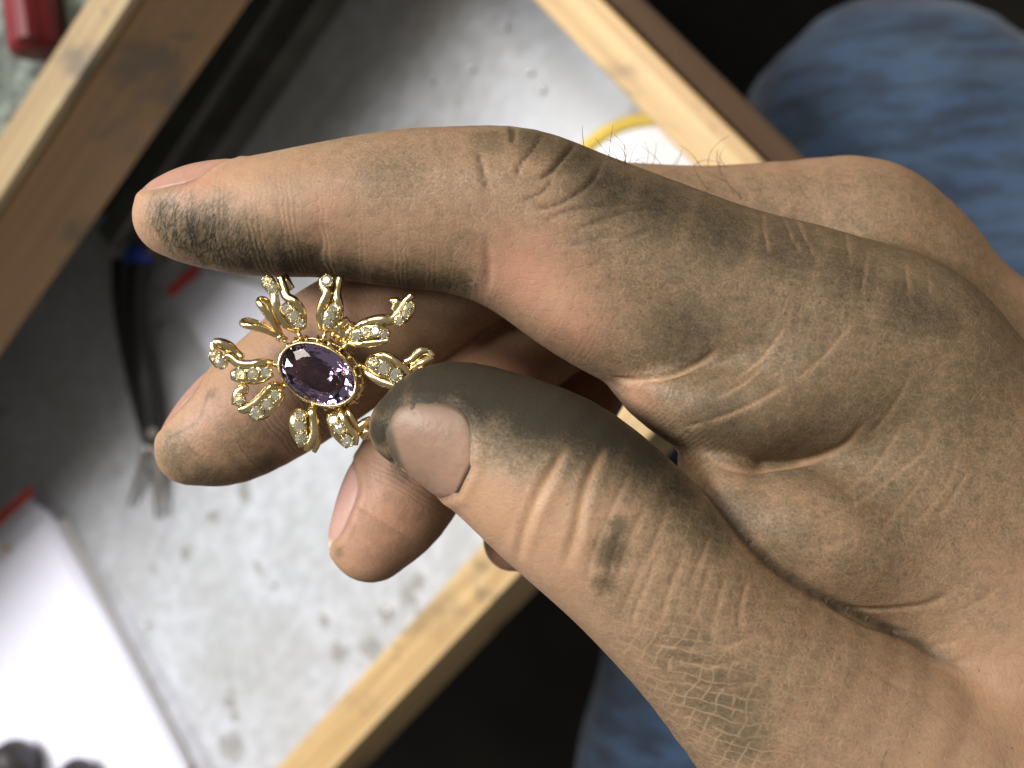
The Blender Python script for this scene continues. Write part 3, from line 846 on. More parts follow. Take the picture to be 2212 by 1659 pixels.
# thumb joint folds
crease([(1230, 962), (1191, 1026), (1161, 1077), (1131, 1157), (1120, 1212)], .55, .24, 'pale', .9, .25, .35)
crease([(1312, 965), (1280, 1023), (1259, 1083), (1244, 1157), (1218, 1235)], .55, .24, 'pale', .85, .25, .35)
for q, a in (([(1366, 1014), (1316, 1114), (1281, 1204), (1265, 1270)], .55), ([(1400, 1080), (1360, 1170), (1330, 1260)], .35), ([(1436, 1174), (1406, 1244), (1376, 1314), (1366, 1359)], .75), ([(1536, 1159), (1506, 1229), (1490, 1270)], .6),
             ([(1536, 1219), (1516, 1289), (1504, 1340)], .7), ([(1566, 1249), (1551, 1309), (1536, 1365)], .65), ([(1621, 1244), (1601, 1309), (1601, 1360)], .75), ([(1450, 1090), (1420, 1160), (1395, 1230)], .45), ([(1480, 1190), (1450, 1270), (1430, 1340)], .5), ([(1400, 1180), (1372, 1260), (1340, 1330)], .4),
             ([(1640, 1370), (1560, 1400), (1470, 1400), (1400, 1390)], .5), ([(1640, 1420), (1540, 1440), (1440, 1425)], .5), ([(1650, 1470), (1560, 1490), (1470, 1470)], .45)):
    crease(q, .24, .14, 'pale', a)
crease([(1341, 1139), (1321, 1204), (1296, 1299)], .25, .12, 'dark', .55)
for _ in range(26):                                   # broken grime in the dark fold
    t = rng.random(); x = 1345 - 46 * t + rng.uniform(-14, 14); y = 1130 + 160 * t
    stroke([(x, y), (x - 4, y + rng.uniform(8, 20))], .14, 'dark', rng.uniform(.2, .6))
# crossing lines of the thumb base
for px, py, r, a in ((1430, 1430, 130, .85), (1510, 1530, 130, 1.0), (1420, 1340, 90, .5), (1560, 1440, 110, .6), (1580, 1620, 90, .9), (1360, 1370, 60, .5), (1650, 1590, 80, .45), (1480, 1260, 160, .4), (1300, 1330, 60, .4), (1700, 1500, 220, .35), (1650, 1380, 180, .35), (1880, 1500, 220, .22), (1850, 1050, 200, .22), (1800, 700, 180, .2)): blot(px, py, r, 'lattice', a)
# rough pores of the back of the index
for px, py, r, a in ((1700, 620, 130, .9), (1860, 680, 150, .9), (1600, 560, 90, .6), (2000, 800, 130, .5), (1750, 780, 130, .6), (1900, 900, 130, .4), (1450, 1130, 200, .25), (1800, 1150, 200, .5), (1650, 1350, 220, .4), (1950, 1100, 220, .5), (1500, 700, 160, .5), (1600, 1500, 220, .4), (1350, 560, 160, .4), (1250, 1100, 160, .35)): blot(px, py, r, 'pore', a)
# fingerprint ridges on the pads
for px, py, r, a in ((420, 520, 110, 1), (560, 560, 110, 1), (700, 570, 110, .9), (850, 600, 90, .8), (980, 615, 90, .8), (620, 480, 90, .7), (780, 500, 70, .3),
                     (600, 960, 120, .9), (700, 890, 110, .9), (480, 1000, 80, .6), (850, 1130, 120, .9), (900, 1050, 110, .8), (1100, 820, 130, .4), (1400, 860, 80, .6), (1480, 940, 70, .7), (1560, 960, 60, .5), (1250, 740, 90, .35)): blot(px, py, r, 'ridge', a)
A['ridge'] *= sure
# black cracks at the index fingertip
for px, py, r, a in ((380, 500, 75, 1.0), (450, 530, 80, 1.0), (345, 470, 45, .9), (520, 545, 70, .75), (430, 480, 50, .7), (590, 560, 50, .5), (600, 520, 30, .4)):
    blot(px, py, r, 'split', a)
for _ in range(40):                                   # middle fingertip
    x = rng.uniform(355, 460); y = rng.uniform(925, 1030); l = rng.uniform(8, 24); ang = rng.uniform(.5, 1.6)
    stroke([(x, y), (x + l * math.cos(ang), y + l * math.sin(ang))], .12, 'crack', rng.uniform(.08, .28))
for q in ([(360, 950), (395, 930), (430, 905), (450, 850)], [(398, 945), (410, 970), (430, 985)]): stroke(q, .22, 'crack', .4)

# fold of skin round the nails
NAILS = []
def nail(C, s0, s1, half, dorsal, mat, edge_up=0.0, w_tip=0.86, lift=0.06):
    arc = np.concatenate([[0], np.cumsum(np.linalg.norm(np.diff(C[:, :3], axis=0), axis=1))])
    dorsal = np.array(dorsal, float); dorsal /= np.linalg.norm(dorsal)
    NU, NW = 22, 24; P = np.zeros((NU, NW, 3)); Nn = np.zeros((NU, NW, 3))
    ax_all = []
    for i in range(NU):
        u = i / (NU - 1); s = s0 + (s1 - s0) * u
        o = np.array([np.interp(max(s, 0), arc, C[:, k]) for k in range(3)])
        o2 = np.array([np.interp(max(s, 0) + 1.5, arc, C[:, k]) for k in range(3)])
        ax = (o2 - o) / np.linalg.norm(o2 - o)
        if s < 0: o = o + ax * s
        dd = dorsal - ax * (dorsal @ ax); dd /= np.linalg.norm(dd); sd = np.cross(ax, dd)
        # outline: rounded at cuticle, softly squared at tip
        wtip = w_tip * (1 - 0.5 * max(0, (0.16 - u) / 0.16) ** 2)
        wcut = (1 - max(0, (u - 0.62) / 0.38) ** 2.2 * 0.72)
        h = half * min(1, wtip + 0.6 * u) * wcut
        a = h * (2 * np.arange(NW) / (NW - 1) - 1)
        Nn[i] = dd[None] * np.cos(a)[:, None] + sd[None] * np.sin(a)[:, None]
        P[i] = o
    O = P.reshape(-1, 3).copy(); D = Nn.reshape(-1, 3)
    t0 = np.zeros(len(O)); t1 = np.full(len(O), 14.0)
    for _ in range(12):
        tm = 0.5 * (t0 + t1); inside = sd_chain(O + D * tm[:, None], C) < 0
        t0 = np.where(inside, tm, t0); t1 = np.where(inside, t1, tm)
    P = (O + D * t0[:, None]).reshape(NU, NW, 3)
    # smooth the plate, then raise the middle and sink the border
    for _ in range(5):
        P[1:-1] = 0.5 * P[1:-1] + 0.25 * (P[:-2] + P[2:])
    V = []
    for i in range(NU):
        u = i / (NU - 1)
        for j in range(NW):
            v = abs(2 * j / (NW - 1) - 1)
            off = lift * (1 - v ** 6) * (1 - max(0, (u - 0.72) / 0.28) ** 2) - 0.10 * v ** 6 - 0.10 * max(0, (u - 0.9) / 0.1)
            off += edge_up * max(0, 1 - u / 0.35)
            V.append(P[i, j] + Nn[i, j] * off)
    V = np.array(V); lowr = V - Nn.reshape(-1, 3) * 0.45
    F = []; M = NU * NW
    for i in range(NU - 1):
        for j in range(NW - 1):
            a = i * NW + j; F.append((a, a + 1, a + NW + 1, a + NW)); F.append((a + M, a + NW + M, a + NW + 1 + M, a + 1 + M))
    rim = [j for j in range(NW)] + [i * NW + NW - 1 for i in range(1, NU)] + [(NU - 1) * NW + j for j in range(NW - 2, -1, -1)] + [i * NW for i in range(NU - 2, 0, -1)]
    for a, b in zip(rim, rim[1:] + rim[:1]): F.append((a, a + M, b + M, b))
    me = bpy.data.meshes.new('fingernail')
    me.from_pydata([tuple(v * 0.001) for v in np.vstack([V, lowr])], [], F); me.update()
    ev = np.array([max(abs(2 * j / (NW - 1) - 1) ** 2, max(0, 1 - (i / (NU - 1)) / 0.16) if i < NU * 0.16 else 0, max(0, ((i / (NU - 1)) - 0.8) / 0.2) ** 2) for i in range(NU) for j in range(NW)], np.float32)
    ea = me.attributes.new('nail_edge', 'FLOAT', 'POINT'); ea.data.foreach_set('value', np.tile(ev, 2))
    uvv = me.attributes.new('nail_u', 'FLOAT', 'POINT')
    uvv.data.foreach_set('value', np.tile(np.repeat(np.linspace(0, 1, NU), NW), 2).astype(np.float32))
    # press a groove into the skin round the plate
    path = np.array([V[k] for k in rim]); 
    lo, hi = path.min(0) - 2, path.max(0) + 2
    idx = np.nonzero(np.all((HV > lo) & (HV < hi), axis=1))[0]
    d = np.full(len(idx), 1e9)
    for k in range(0, len(path)): d = np.minimum(d, np.linalg.norm(HV[idx] - path[k], axis=1))
    push[idx] += 0.13 * np.exp(-((d - 0.95) / 0.6) ** 2) - 0.16 * np.exp(-(d / 0.38) ** 2)
    A['dark'][idx] = np.maximum(A['dark'][idx], 0.22 * np.exp(-(d / 0.34) ** 2))
    # skin under the plate is kept below it
    dv = np.full(len(idx), 1e9)
    for k in range(len(V)): dv = np.minimum(dv, ((HV[idx] - V[k]) ** 2).sum(1))
    under = dv < 0.42 ** 2
    push[idx[under]] = np.minimum(push[idx[under]], -0.12)
    NAILS.append((me, mat))

def mat_nail(name, base, tipc, grime):
    n = NT(name)
    u = n.attr('nail_u')
    f = n.noise(700, None, 3)
    c = n.mix(n.ramp(u, 0.55, 1.0), base, tuple(min(1, x * 1.22) for x in base))
    c = n.mix(n.ramp(u, 0.05, 0.14, 1, 0), c, tipc)
    c = n.mix(n.ramp(f, 0.45, 0.75, grime * 0.4, grime), c, (0.16, 0.12, 0.075))
    c = n.mix(n.math('MULTIPLY', n.ramp(n.attr('nail_edge'), 0.45, 1.0), min(0.75, grime * 1.6)), c, (0.085, 0.066, 0.042))
    return n.set(color=c, rough=0.42, sss=0.15, sssr=(1.4, 0.6, 0.4), ssss=0.001, spec=0.3, normal=n.bump(f, 0.3, 0.0004))
nail(THUMB, -1.9, 9.6, 1.0, (-0.30, -0.50, 0.81), mat_nail('thumbnail', (0.285, 0.170, 0.118), (0.09, 0.07, 0.045), 0.38), w_tip=0.95)
nail(INDEX, -3.6, 7.6, 1.05, (0.0, 1.0, 0.10), mat_nail('index_nail', (0.42, 0.225, 0.165), (0.19, 0.20, 0.17), 0.1), w_tip=0.8)
nail(MIDDLE, -3.4, 8.2, 1.0, (-0.58, 0.70, -0.30), mat_nail('middle_nail', (0.42, 0.22, 0.165), (0.36, 0.28, 0.2), 0.15), w_tip=0.8)
nail(RING, -3.8, 8.0, 1.0, (-0.93, 0.30, -0.02), mat_nail('ring_nail', (0.46, 0.27, 0.22), (0.60, 0.50, 0.40), 0.02), w_tip=0.8)

HV2 = HV + HN * push[:, None]
hand_me = mesh_np('hand', HV2 * 0.001, HF)
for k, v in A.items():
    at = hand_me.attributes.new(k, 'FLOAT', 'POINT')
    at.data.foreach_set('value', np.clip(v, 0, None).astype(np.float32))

def mat_skin(feats):
    n = NT('grimy_skin')
    mmv = n.mapping(scale=(1000, 1000, 1000))
    n1 = n.noise(0.16, mmv, 3, 0.6); n2 = n.noise(0.75, mmv, 3, 0.65); n3 = n.noise(3.2, mmv, 2, 0.6)
    grime, pink, dark, pale, crack = n.attr('grime'), n.attr('pink'), n.attr('dark'), n.attr('pale'), n.attr('crack')
    c = n.mix(n.ramp(n1, 0.3, 0.7), (0.42, 0.245, 0.145), (0.48, 0.295, 0.178))
    c = n.mix(n.ramp(n2, 0.4, 0.75, 0, 0.3), c, (0.37, 0.19, 0.12))
    c = n.mix(n.math('MULTIPLY', pink, 0.60, clamp=True), c, (0.48, 0.19, 0.135))
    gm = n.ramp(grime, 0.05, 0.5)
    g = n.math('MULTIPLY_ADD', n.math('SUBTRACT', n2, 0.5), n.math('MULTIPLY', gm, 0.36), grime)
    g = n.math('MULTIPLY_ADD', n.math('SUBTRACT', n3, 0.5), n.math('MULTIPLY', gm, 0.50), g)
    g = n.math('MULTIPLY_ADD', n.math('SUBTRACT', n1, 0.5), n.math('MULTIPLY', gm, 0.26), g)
    h = n.math('MULTIPLY', n2, 7e-5)
    h = n.math('MULTIPLY_ADD', n3, 3.2e-5, h)
    if 'ridge' in feats:
        # fine bands across the digit, filled with dirt where the grime is
        wob = n.math('MULTIPLY', n.math('SUBTRACT', n.noise(0.45, mmv, 1), 0.5), 9.0)
        rid = n.math('MULTIPLY_ADD', n.math('SINE', n.math('MULTIPLY_ADD', n.attr('along'), 2 * math.pi / 0.58, wob)), 0.5, 0.5)
        ridm = n.math('MULTIPLY', rid, n.attr('ridge'), clamp=True)
        g = n.math('MULTIPLY_ADD', n.math('MULTIPLY', ridm, n.ramp(grime, 0.0, 0.6, 0.5, 1.0)), 0.28, g)
        h = n.math('MULTIPLY_ADD', ridm, 3.0e-5, h)
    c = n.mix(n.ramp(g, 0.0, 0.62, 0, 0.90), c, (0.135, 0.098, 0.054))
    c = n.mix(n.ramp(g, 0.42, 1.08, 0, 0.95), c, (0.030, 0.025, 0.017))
    fv = n.mapping(scale=(0.62, 1.15, 0.9), src=n.mapping(rot=(0, 0, 0.5), src=mmv))
    fe = n.voronoi(1.0, fv, 'DISTANCE_TO_EDGE')
    fl = n.ramp(fe, 0.015, 0.10, 1, 0)
    c = n.mix(n.math('MULTIPLY', n.math('MULTIPLY', fl, n.ramp(n1, 0.35, 0.6, 0.25, 1.0)), n.math('MULTIPLY', n.ramp(grime, 0.2, 0.4, 0.0, 0.20), n.ramp(grime, 0.45, 0.75, 1.0, 0.0))), c, (0.34, 0.24, 0.145))
    h = n.math('MULTIPLY_ADD', fl, -1.6e-5, h)
    if 'pore' in feats:
        v = n.voronoi(0.85, mmv)
        pm = n.math('MULTIPLY', n.ramp(v, 0.16, 0.34, 1, 0), n.math('MULTIPLY', n.attr('pore'), n.ramp(n2, 0.42, 0.6)), clamp=True)
        c = n.mix(n.math('MULTIPLY', pm, 0.75), c, (0.055, 0.042, 0.025))
    specks = n.math('MULTIPLY', n.ramp(n.voronoi(0.33, mmv), 0.03, 0.07, 1, 0), 0.4)
    c = n.mix(specks, c, (0.09, 0.065, 0.04))
    if 'lattice' in feats:
        # crossing pale lines at the base of the thumb
        def net(ang, pitch, warp):
            m = n.mapping(scale=(1000, 1000, 1000), rot=(0, 0, ang))
            sx = n.n('ShaderNodeSeparateXYZ'); n.l(m, sx.inputs[0])
            w = n.math('MULTIPLY', n.math('SUBTRACT', n.noise(0.22, m, 2), 0.5), warp)
            e = n.math('ABSOLUTE', n.math('SUBTRACT', n.math('FRACT', n.math('ADD', n.math('DIVIDE', sx.outputs[0], pitch), w)), 0.5))
            return n.ramp(e, 0.38, 0.47)
        brk = n.ramp(n.noise(0.4, mmv, 2), 0.34, 0.54)
        brk2 = n.ramp(n.noise(0.5, n.mapping(scale=(1000, 1000, 1000), loc=(40, 7, 3)), 2), 0.30, 0.50)
        line = n.math('MULTIPLY', n.math('MAXIMUM', n.math('MULTIPLY', net(0.32, 1.5, 1.8), brk), n.math('MULTIPLY', net(-1.40, 1.3, 1.8), brk2)), n.attr('lattice'), clamp=True)
        c = n.mix(n.math('MULTIPLY', line, 0.5), c, (0.42, 0.30, 0.18))
    c = n.mix(n.math('MULTIPLY', pale, 0.72, clamp=True), c, (0.48, 0.295, 0.165))
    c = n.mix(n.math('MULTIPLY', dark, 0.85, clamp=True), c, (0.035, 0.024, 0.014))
    if 'split' in feats:
        wv = n.n('ShaderNodeVectorMath', operation='MULTIPLY_ADD')
        nz = n.n('ShaderNodeTexNoise'); nz.inputs['Scale'].default_value = 0.5; nz.inputs['Detail'].default_value = 1; n.l(mmv, nz.inputs['Vector'])
        n.l(nz.outputs['Color'], wv.inputs[0]); wv.inputs[1].default_value = (1.2, 1.2, 0); n.l(mmv, wv.inputs[2])
        sm2 = n.mapping(scale=(0.36, 1.75, 0.6), src=n.mapping(rot=(0, 0, math.radians(-62)), src=wv.outputs[0]))
        se = n.voronoi(1.0, sm2, 'DISTANCE_TO_EDGE')
        spl = n.math('MULTIPLY', n.ramp(se, 0.02, 0.15, 1, 0), n.math('MULTIPLY', n.attr('split'), n.ramp(n2, 0.3, 0.6, 0.3, 1.0)), clamp=True)
        c = n.mix(n.math('MULTIPLY', spl, 0.85), c, (0.02, 0.017, 0.013))
        h = n.math('MULTIPLY_ADD', spl, -6e-5, h)
    c = n.mix(n.math('MULTIPLY', crack, 0.9, clamp=True), c, (0.016, 0.014, 0.011))
    r = n.math('MULTIPLY_ADD', n.math('SUBTRACT', n3, 0.5), 0.25, n.ramp(g, 0, 0.9, 0.50, 0.62))
    return n.set(color=c, rough=r, sss=0.2, sssr=(1.5, 0.55, 0.28), ssss=0.001, spec=n.ramp(g, 0.3, 1.0, 0.38, 0.14), normal=n.bump(h, 0.8, 1.0))
FEATS = ('ridge', 'pore', 'lattice', 'split')
bits = np.zeros(len(HF), np.int32)
for bi, k in enumerate(FEATS):
    bits |= (A[k][HF].max(1) > 0.012).astype(np.int32) << bi
used = np.unique(bits)
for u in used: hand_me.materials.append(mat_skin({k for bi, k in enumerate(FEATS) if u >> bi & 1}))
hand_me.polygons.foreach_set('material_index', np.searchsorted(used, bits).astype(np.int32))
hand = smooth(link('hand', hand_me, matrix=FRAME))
tag(hand, 'grimy bare hand pinching a gold pendant between thumb and fingers', 'hand')
for me, mt in NAILS:
    smooth(link('fingernail', me, mt, parent=hand))

# hairs
HAIRM = mat_plain('dark_hair', (0.035, 0.022, 0.014), 0.5)
P = Parts()
def hair(px, py, dx, dy, ln, bend):
    p = touch(px, py)
    if p is None: return
    d = np.array([dx, dy, rng.uniform(-.3, .3)]); d /= np.linalg.norm(d)
    sd = np.array([d[1], -d[0], 0.15])
    pts = [p + d * ln * t + sd * bend * ln * t * t - np.array([0, 1, 0]) * abs(bend) * ln * 0.5 * t * t for t in np.linspace(-0.05, 1, 8)]
    P.tube(np.array(pts), np.linspace(0.040, 0.018, 8), side=4, cap=False)
for _ in range(46):
    x = rng.triangular(1300, 1590, 1420); y = 343 + (x - 1330) * 0.045 + rng.uniform(2, 10)
    hair(x, y, rng.uniform(-.9, .9), 1, rng.uniform(1.5, 4.5), rng.uniform(-1.0, 1.0))
for q in ((1315, 343, .05, 1, 4.0, .05), (1262, 318, -.2, 1, 2.6, .1), (1225, 300, .5, 1, 2.2, .05), (1400, 352, -.15, 1, 4.6, 0.0), (1475, 352, 0, 1, 4.4, .05), (1490, 354, .6, 1, 5.2, .1), (1530, 362, -.2, 1, 5.4, .7),
          (1585, 420, -.2, 1, 4.4, -.5), (1530, 410, -.9, 1, 4.5, .3), (1560, 380, -.5, 1, 3, .2), (1600, 430, -.4, 1, 3, -.4)):
    hair(*q)
for _ in range(5):
    hair(rng.uniform(1900, 2200), rng.uniform(1440, 1640), rng.uniform(-.6, .8), -rng.uniform(.3, 1), rng.uniform(2, 4), rng.uniform(-.6, .6))
hm = P.mesh('body_hair', 0.001); ho = link('body_hair', hm, HAIRM, parent=hand); ho['kind'] = 'stuff'

# ------------------------------------------------------------------ the pendant
def zp(x, y, z=0.0):
    return mm(384 + x * 0.2976, 521.2 + y * 0.2976, z + 3.2)
def mat_gold():
    n = NT('yellow_gold')
    f = n.noise(900, None, 3); g = n.noise(260, None, 3)
    c = n.mix(n.ramp(g, 0.3, 0.7), (0.74, 0.57, 0.28), (0.86, 0.72, 0.42))
    return n.set(color=c, metal=1.0, rough=n.ramp(g, 0.3, 0.7, 0.13, 0.26), normal=n.bump(f, 0.12, 0.0003))
def mat_amethyst():
    n = NT('amethyst')
    return n.set(color=(0.43, 0.32, 0.58), rough=0.0, trans=1.0, ior=1.55)
def mat_diamond():
    n = NT('pale_diamond')
    f = n.noise(1500, None, 2)
    c = n.mix(f, (0.80, 0.79, 0.58), (0.95, 0.94, 0.80))
    return n.set(color=c, rough=0.06, trans=0.8, ior=2.0, spec=0.9, coat=0.6, coatr=0.02)
GOLD, AMETHYST, DIAMOND = mat_gold(), mat_amethyst(), mat_diamond()
PC = zp(1018, 965, 0)
pend = bpy.data.objects.new('pendant', None); COL.objects.link(pend); pend.empty_display_size = 0.01
pend.matrix_world = FRAME @ Matrix.Translation(Vector(PC * 0.001))
tag(pend, 'gold sunburst pendant with oval purple stone and diamond-set petals', 'pendant')
def pmesh(name, parts, mat, parent=None, smoothed=True):
    me = parts.mesh(name, 0.001, PC)
    bm = bmesh.new(); bm.from_mesh(me); bmesh.ops.recalc_face_normals(bm, faces=bm.faces[:]); bm.to_mesh(me); bm.free()
    o = link(name, me, mat, parent=parent or pend)
    return smooth(o) if smoothed else o

PHI = math.radians(-29); EA, EB = 4.72, 3.22
EU = np.array([math.cos(PHI), math.sin(PHI), 0.0]); EV = np.array([-math.sin(PHI), math.cos(PHI), 0.0])
TN = np.array([-0.10, -0.10, 1.0]); TN /= np.linalg.norm(TN)      # the stone looks slightly down and left
def tilt(v):
    v = np.asarray(v, float); return PC + v[0] * EU + v[1] * EV + TN * v[2] - np.array([0, 0, 1]) * (0.10 * 0 )
def ell(a, b, t, z): return tilt((a * math.cos(t), b * math.sin(t), z))
# faceted stone
n = 16; rings = [(0.60, 0.95, 0.5), (0.84, 0.62, 0.0), (1.0, 0.15, 0.5), (1.0, 0.02, 0.5), (0.64, -1.30, 0.0), (0.32, -2.0, 0.5)]
V = []; F = []
for s, z, o in rings:
    for k in range(n): V.append(ell(EA * s, EB * s, 2 * math.pi * (k + o) / n, z))
top = list(range(n)); F.append(top)
for r in range(len(rings) - 1):
    for k in range(n):
        a, b = r * n + k, r * n + (k + 1) % n; c, d = (r + 1) * n + k, (r + 1) * n + (k + 1) % n
        o1, o2 = rings[r][2], rings[r + 1][2]
        if o1 == o2: F.append((a, b, d, c))
        elif o1 > o2: F += [(a, d, c), (a, b, d)]
        else: F += [(a, b, c), (b, d, c)]
V.append(tilt((1.0, 0, -2.45))); V.append(tilt((-1.0, 0, -2.45)))
e0 = (len(rings) - 1) * n
for k in range(n):
    t = 2 * math.pi * (k + 1.0) / n
    F.append((e0 + k, len(V) - (2 if math.cos(t) > 0 else 1), e0 + (k + 1) % n))
for k in range(n):
    t, t2 = math.cos(2 * math.pi * (k + 1.0) / n), math.cos(2 * math.pi * (k + 2.0) / n)
    if (t > 0) != (t2 > 0): F.append((e0 + (k + 1) % n, len(V) - 1, len(V) - 2))
pmesh('gemstone', Parts().add(V, F), AMETHYST, smoothed=False)
# bezel: lipped band
P = Parts(); prof = [(-0.10, 0.10), (-0.06, 0.34), (0.08, 0.42), (0.24, 0.30), (0.30, 0.0), (0.30, -1.1), (0.12, -1.2), (0.04, -0.3)]
V = []; F = []; N_ = 72; m = len(prof)
for i in range(N_):
    t = 2 * math.pi * i / N_
    for dx, dz in prof: V.append(ell(EA + dx, EB + dx, t, dz))
    for j in range(m): F.append((i * m + j, ((i + 1) % N_) * m + j, ((i + 1) % N_) * m + (j + 1) % m, i * m + (j + 1) % m))
pmesh('bezel', Parts().add(V, F), GOLD)
# openwork gallery behind the bezel
P = Parts()
def loop_pts(a, b, z, nn=64): return np.array([ell(a, b, 2 * math.pi * i / nn, z) for i in range(nn + 1)])
P.tube(loop_pts(EA + 0.45, EB + 0.45, -1.6), 0.20, side=8, cap=False, up=TN)
P.tube(loop_pts(EA + 0.25, EB + 0.25, -2.9), 0.22, side=8, cap=False, up=TN)
for k in range(22):
    t = 2 * math.pi * k / 22
    P.tube(np.array([ell(EA + 0.3, EB + 0.3, t, -0.8), ell(EA + 0.75, EB + 0.75, t + 0.05, -1.7), ell(EA + 0.3, EB + 0.3, t, -2.9)]), [0.17, 0.24, 0.16], side=6, up=EU)
pmesh('gallery', P, GOLD)

# round-cut stone shared by all the small diamonds
def brilliant(R=0.00074):
    V = []; F = []; k8 = 8
    for s, z, o in ((0.55, 0.34, 0.5), (1.0, 0.02, 0.0), (1.0, -0.06, 0.0)):
        for k in range(k8):
            t = 2 * math.pi * (k + o) / k8; V.append((R * s * math.cos(t), R * s * math.sin(t), R * z))
    V.append((0, 0, -R * 0.8)); F.append(tuple(range(k8)))
    for k in range(k8):
        k2 = (k + 1) % k8
        F += [(k, k8 + k2, k8 + k), (k, k2, k8 + k2), (k8 + k, k8 + k2, 2 * k8 + k2, 2 * k8 + k), (2 * k8 + k, 2 * k8 + k2, 3 * k8)]
    me = bpy.data.meshes.new('diamond'); me.from_pydata(V, [], F); me.update(); me.materials.append(DIAMOND)
    bm = bmesh.new(); bm.from_mesh(me); bmesh.ops.recalc_face_normals(bm, faces=bm.faces[:]); bm.to_mesh(me); bm.free()
    return me
DIA = brilliant()
bm = bmesh.new(); bmesh.ops.create_icosphere(bm, subdivisions=1, radius=1.0)
bm.verts.ensure_lookup_table(); BALL_V = np.array([v.co[:] for v in bm.verts]); BALL_F = [[v.index for v in f.verts] for f in bm.faces]; bm.free()

def petal(diamonds, plate, width, ribbons, label=None):
    """diamonds: (x, y, z, size); plate: centre line of the leaf; ribbons: lists of (x, y, z, half width)"""
    c = catmull(np.array([zp(*p) for p in plate]), 6); k = len(c)
    u = np.linspace(0, 1, k)
    w = 1.5 * width * (0.25 + 0.75 * np.sin(np.pi * np.clip(u * 0.92 + 0.04, 0, 1)) ** 0.7)
    o = pmesh('petal', Parts().tube(c, w, side=12, flat=0.42), GOLD)
    if label: o['label'] = label
    tail = [d for d in diamonds if min(np.hypot(d[0] - p[0], d[1] - p[1]) for p in plate) > 95]
    if tail:                                    # stones beyond the leaf sit on a leaf tip of their own
        q = np.array([zp(x, y, z) for x, y, z, s in tail])
        dr = (q[-1] - q[0]) if len(q) > 1 else np.array([0.5, 0.4, 0])
        dr = dr / np.linalg.norm(dr)
        cc = catmull(np.vstack([q[0] - dr * 0.75, q[0] - dr * 0.3, q, q[-1] + dr * 0.3, q[-1] + dr * 0.75]) if len(q) > 1 else np.vstack([q[0] - dr * 0.8, q[0], q[0] + dr * 0.8]), 4)
        uu = np.linspace(0, 1, len(cc))
        pmesh('leaf_tip', Parts().tube(cc, 0.22 + 0.62 * np.sin(np.pi * uu) ** 0.6, side=12, flat=0.5), GOLD, parent=o)
    for x, y, z, s in diamonds:
        d = bpy.data.objects.new('diamond', DIA); COL.objects.link(d); d.parent = o
        d.location = Vector((zp(x, y, z + 0.40) - PC) * 0.001); d.scale = (s, s, s)
        d.rotation_euler = (rng.uniform(-.22, .22), rng.uniform(-.22, .22), rng.uniform(0, 3))
    P = Parts()
    for x, y, z, s in diamonds:
        a0 = rng.uniform(0, 1.5)
        for q in range(5):
            a = a0 + q * 2 * math.pi / 5
            pc = zp(x, y, z + 0.50) + 0.70 * s * np.array([math.cos(a), math.sin(a), 0])
            P.add(pc + BALL_V * 0.15 * rng.uniform(.8, 1.15), BALL_F)
    if diamonds: pmesh('prongs', P, GOLD, parent=o)
    for r in ribbons:
        rc = catmull(np.array([list(zp(x, y, z)) + [h] for x, y, z, h in r]), 7)
        # a rounded strip standing on edge
        pmesh('ribbon', Parts().tube(rc[:, :3], rc[:, 3] * 1.72, side=10, flat=0.8), GOLD, parent=o)
    return o

# bail: two open loops
bail = pmesh('bail', Parts().add(zp(745, 700, -0.6) + BALL_V * 0.62, BALL_F).tube(np.array([zp(735, 690, -.8), zp(790, 720, -.8)]), 0.4, side=8), GOLD)
for lp in ([(740, 700, -.5), (640, 650, .3), (540, 620, .9), (478, 605, .8), (470, 585, .2), (520, 575, -.4), (620, 610, -.8), (735, 690, -.9)],
           [(745, 690, -.5), (690, 590, .4), (630, 500, 1.0), (590, 440, .9), (610, 420, .3), (650, 440, -.3), (700, 560, -.7), (760, 690, -.9)]):
    c = catmull(np.array([zp(*p) for p in lp]), 8)
    pmesh('bail_loop', Parts().tube(c, np.interp(np.linspace(0, 1, len(c)), [0, .25, .45, .7, 1], [.26, .44, .40, .34, .24]), side=10, flat=0.8), GOLD, parent=bail)

petal([(800, 492, 0, 1.0), (848, 545, 0, 1.05), (882, 598, -.1, .85), (690, 340, .2, .95), (650, 288, .2, .85)],
      [(905, 640, -.8), (870, 585, -.4), (820, 510, -.3), (780, 450, -.5)], 0.80,
      [[(870, 650, -1, .22), (780, 600, -.2, .30), (725, 520, .1, .32), (705, 450, .2, .36), (700, 390, .1, .3), (665, 320, -.1, .34), (630, 270, -.2, .25)],
       [(915, 620, -.8, .2), (900, 520, -.2, .32), (850, 440, 0, .34), (790, 400, -.2, .34), (760, 320, -.4, .34), (745, 260, -.6, .3)],
       [(830, 350, -1.2, .25), (790, 300, -1.0, .35), (770, 250, -1.2, .3)]])
petal([(1140, 490, 0, .95), (1115, 540, 0, 1.0), (1092, 590, -.1, .8), (1082, 285, .5, 1.0)],
      [(1075, 650, -.8), (1100, 570, -.4), (1130, 490, -.3), (1130, 420, -.6)], 0.78,
      [[(1045, 640, -1, .24), (1030, 540, -.2, .28), (1055, 450, .1, .34), (1085, 380, .2, .34), (1060, 320, 0, .36), (1050, 270, -.1, .3)],
       [(1180, 570, -.8, .2), (1170, 470, -.3, .32), (1150, 390, -.4, .36), (1165, 310, -.8, .34), (1175, 260, -1, .3)],
       [(1030, 520, -1.2, .2), (1090, 400, -1.0, .3), (1130, 340, -.8, .3)]])
petal([], [(1150, 720, -1.4), (1190, 660, -1.0), (1215, 610, -1.2), (1230, 575, -1.6)], 0.62,
      [[(1120, 690, -1.2, .22), (1170, 620, -.7, .34), (1240, 570, -1.0, .3)], [(1200, 740, -1.4, .22), (1250, 660, -.9, .30), (1262, 590, -1.2, .26)]], 'small folded gold petal without stones')
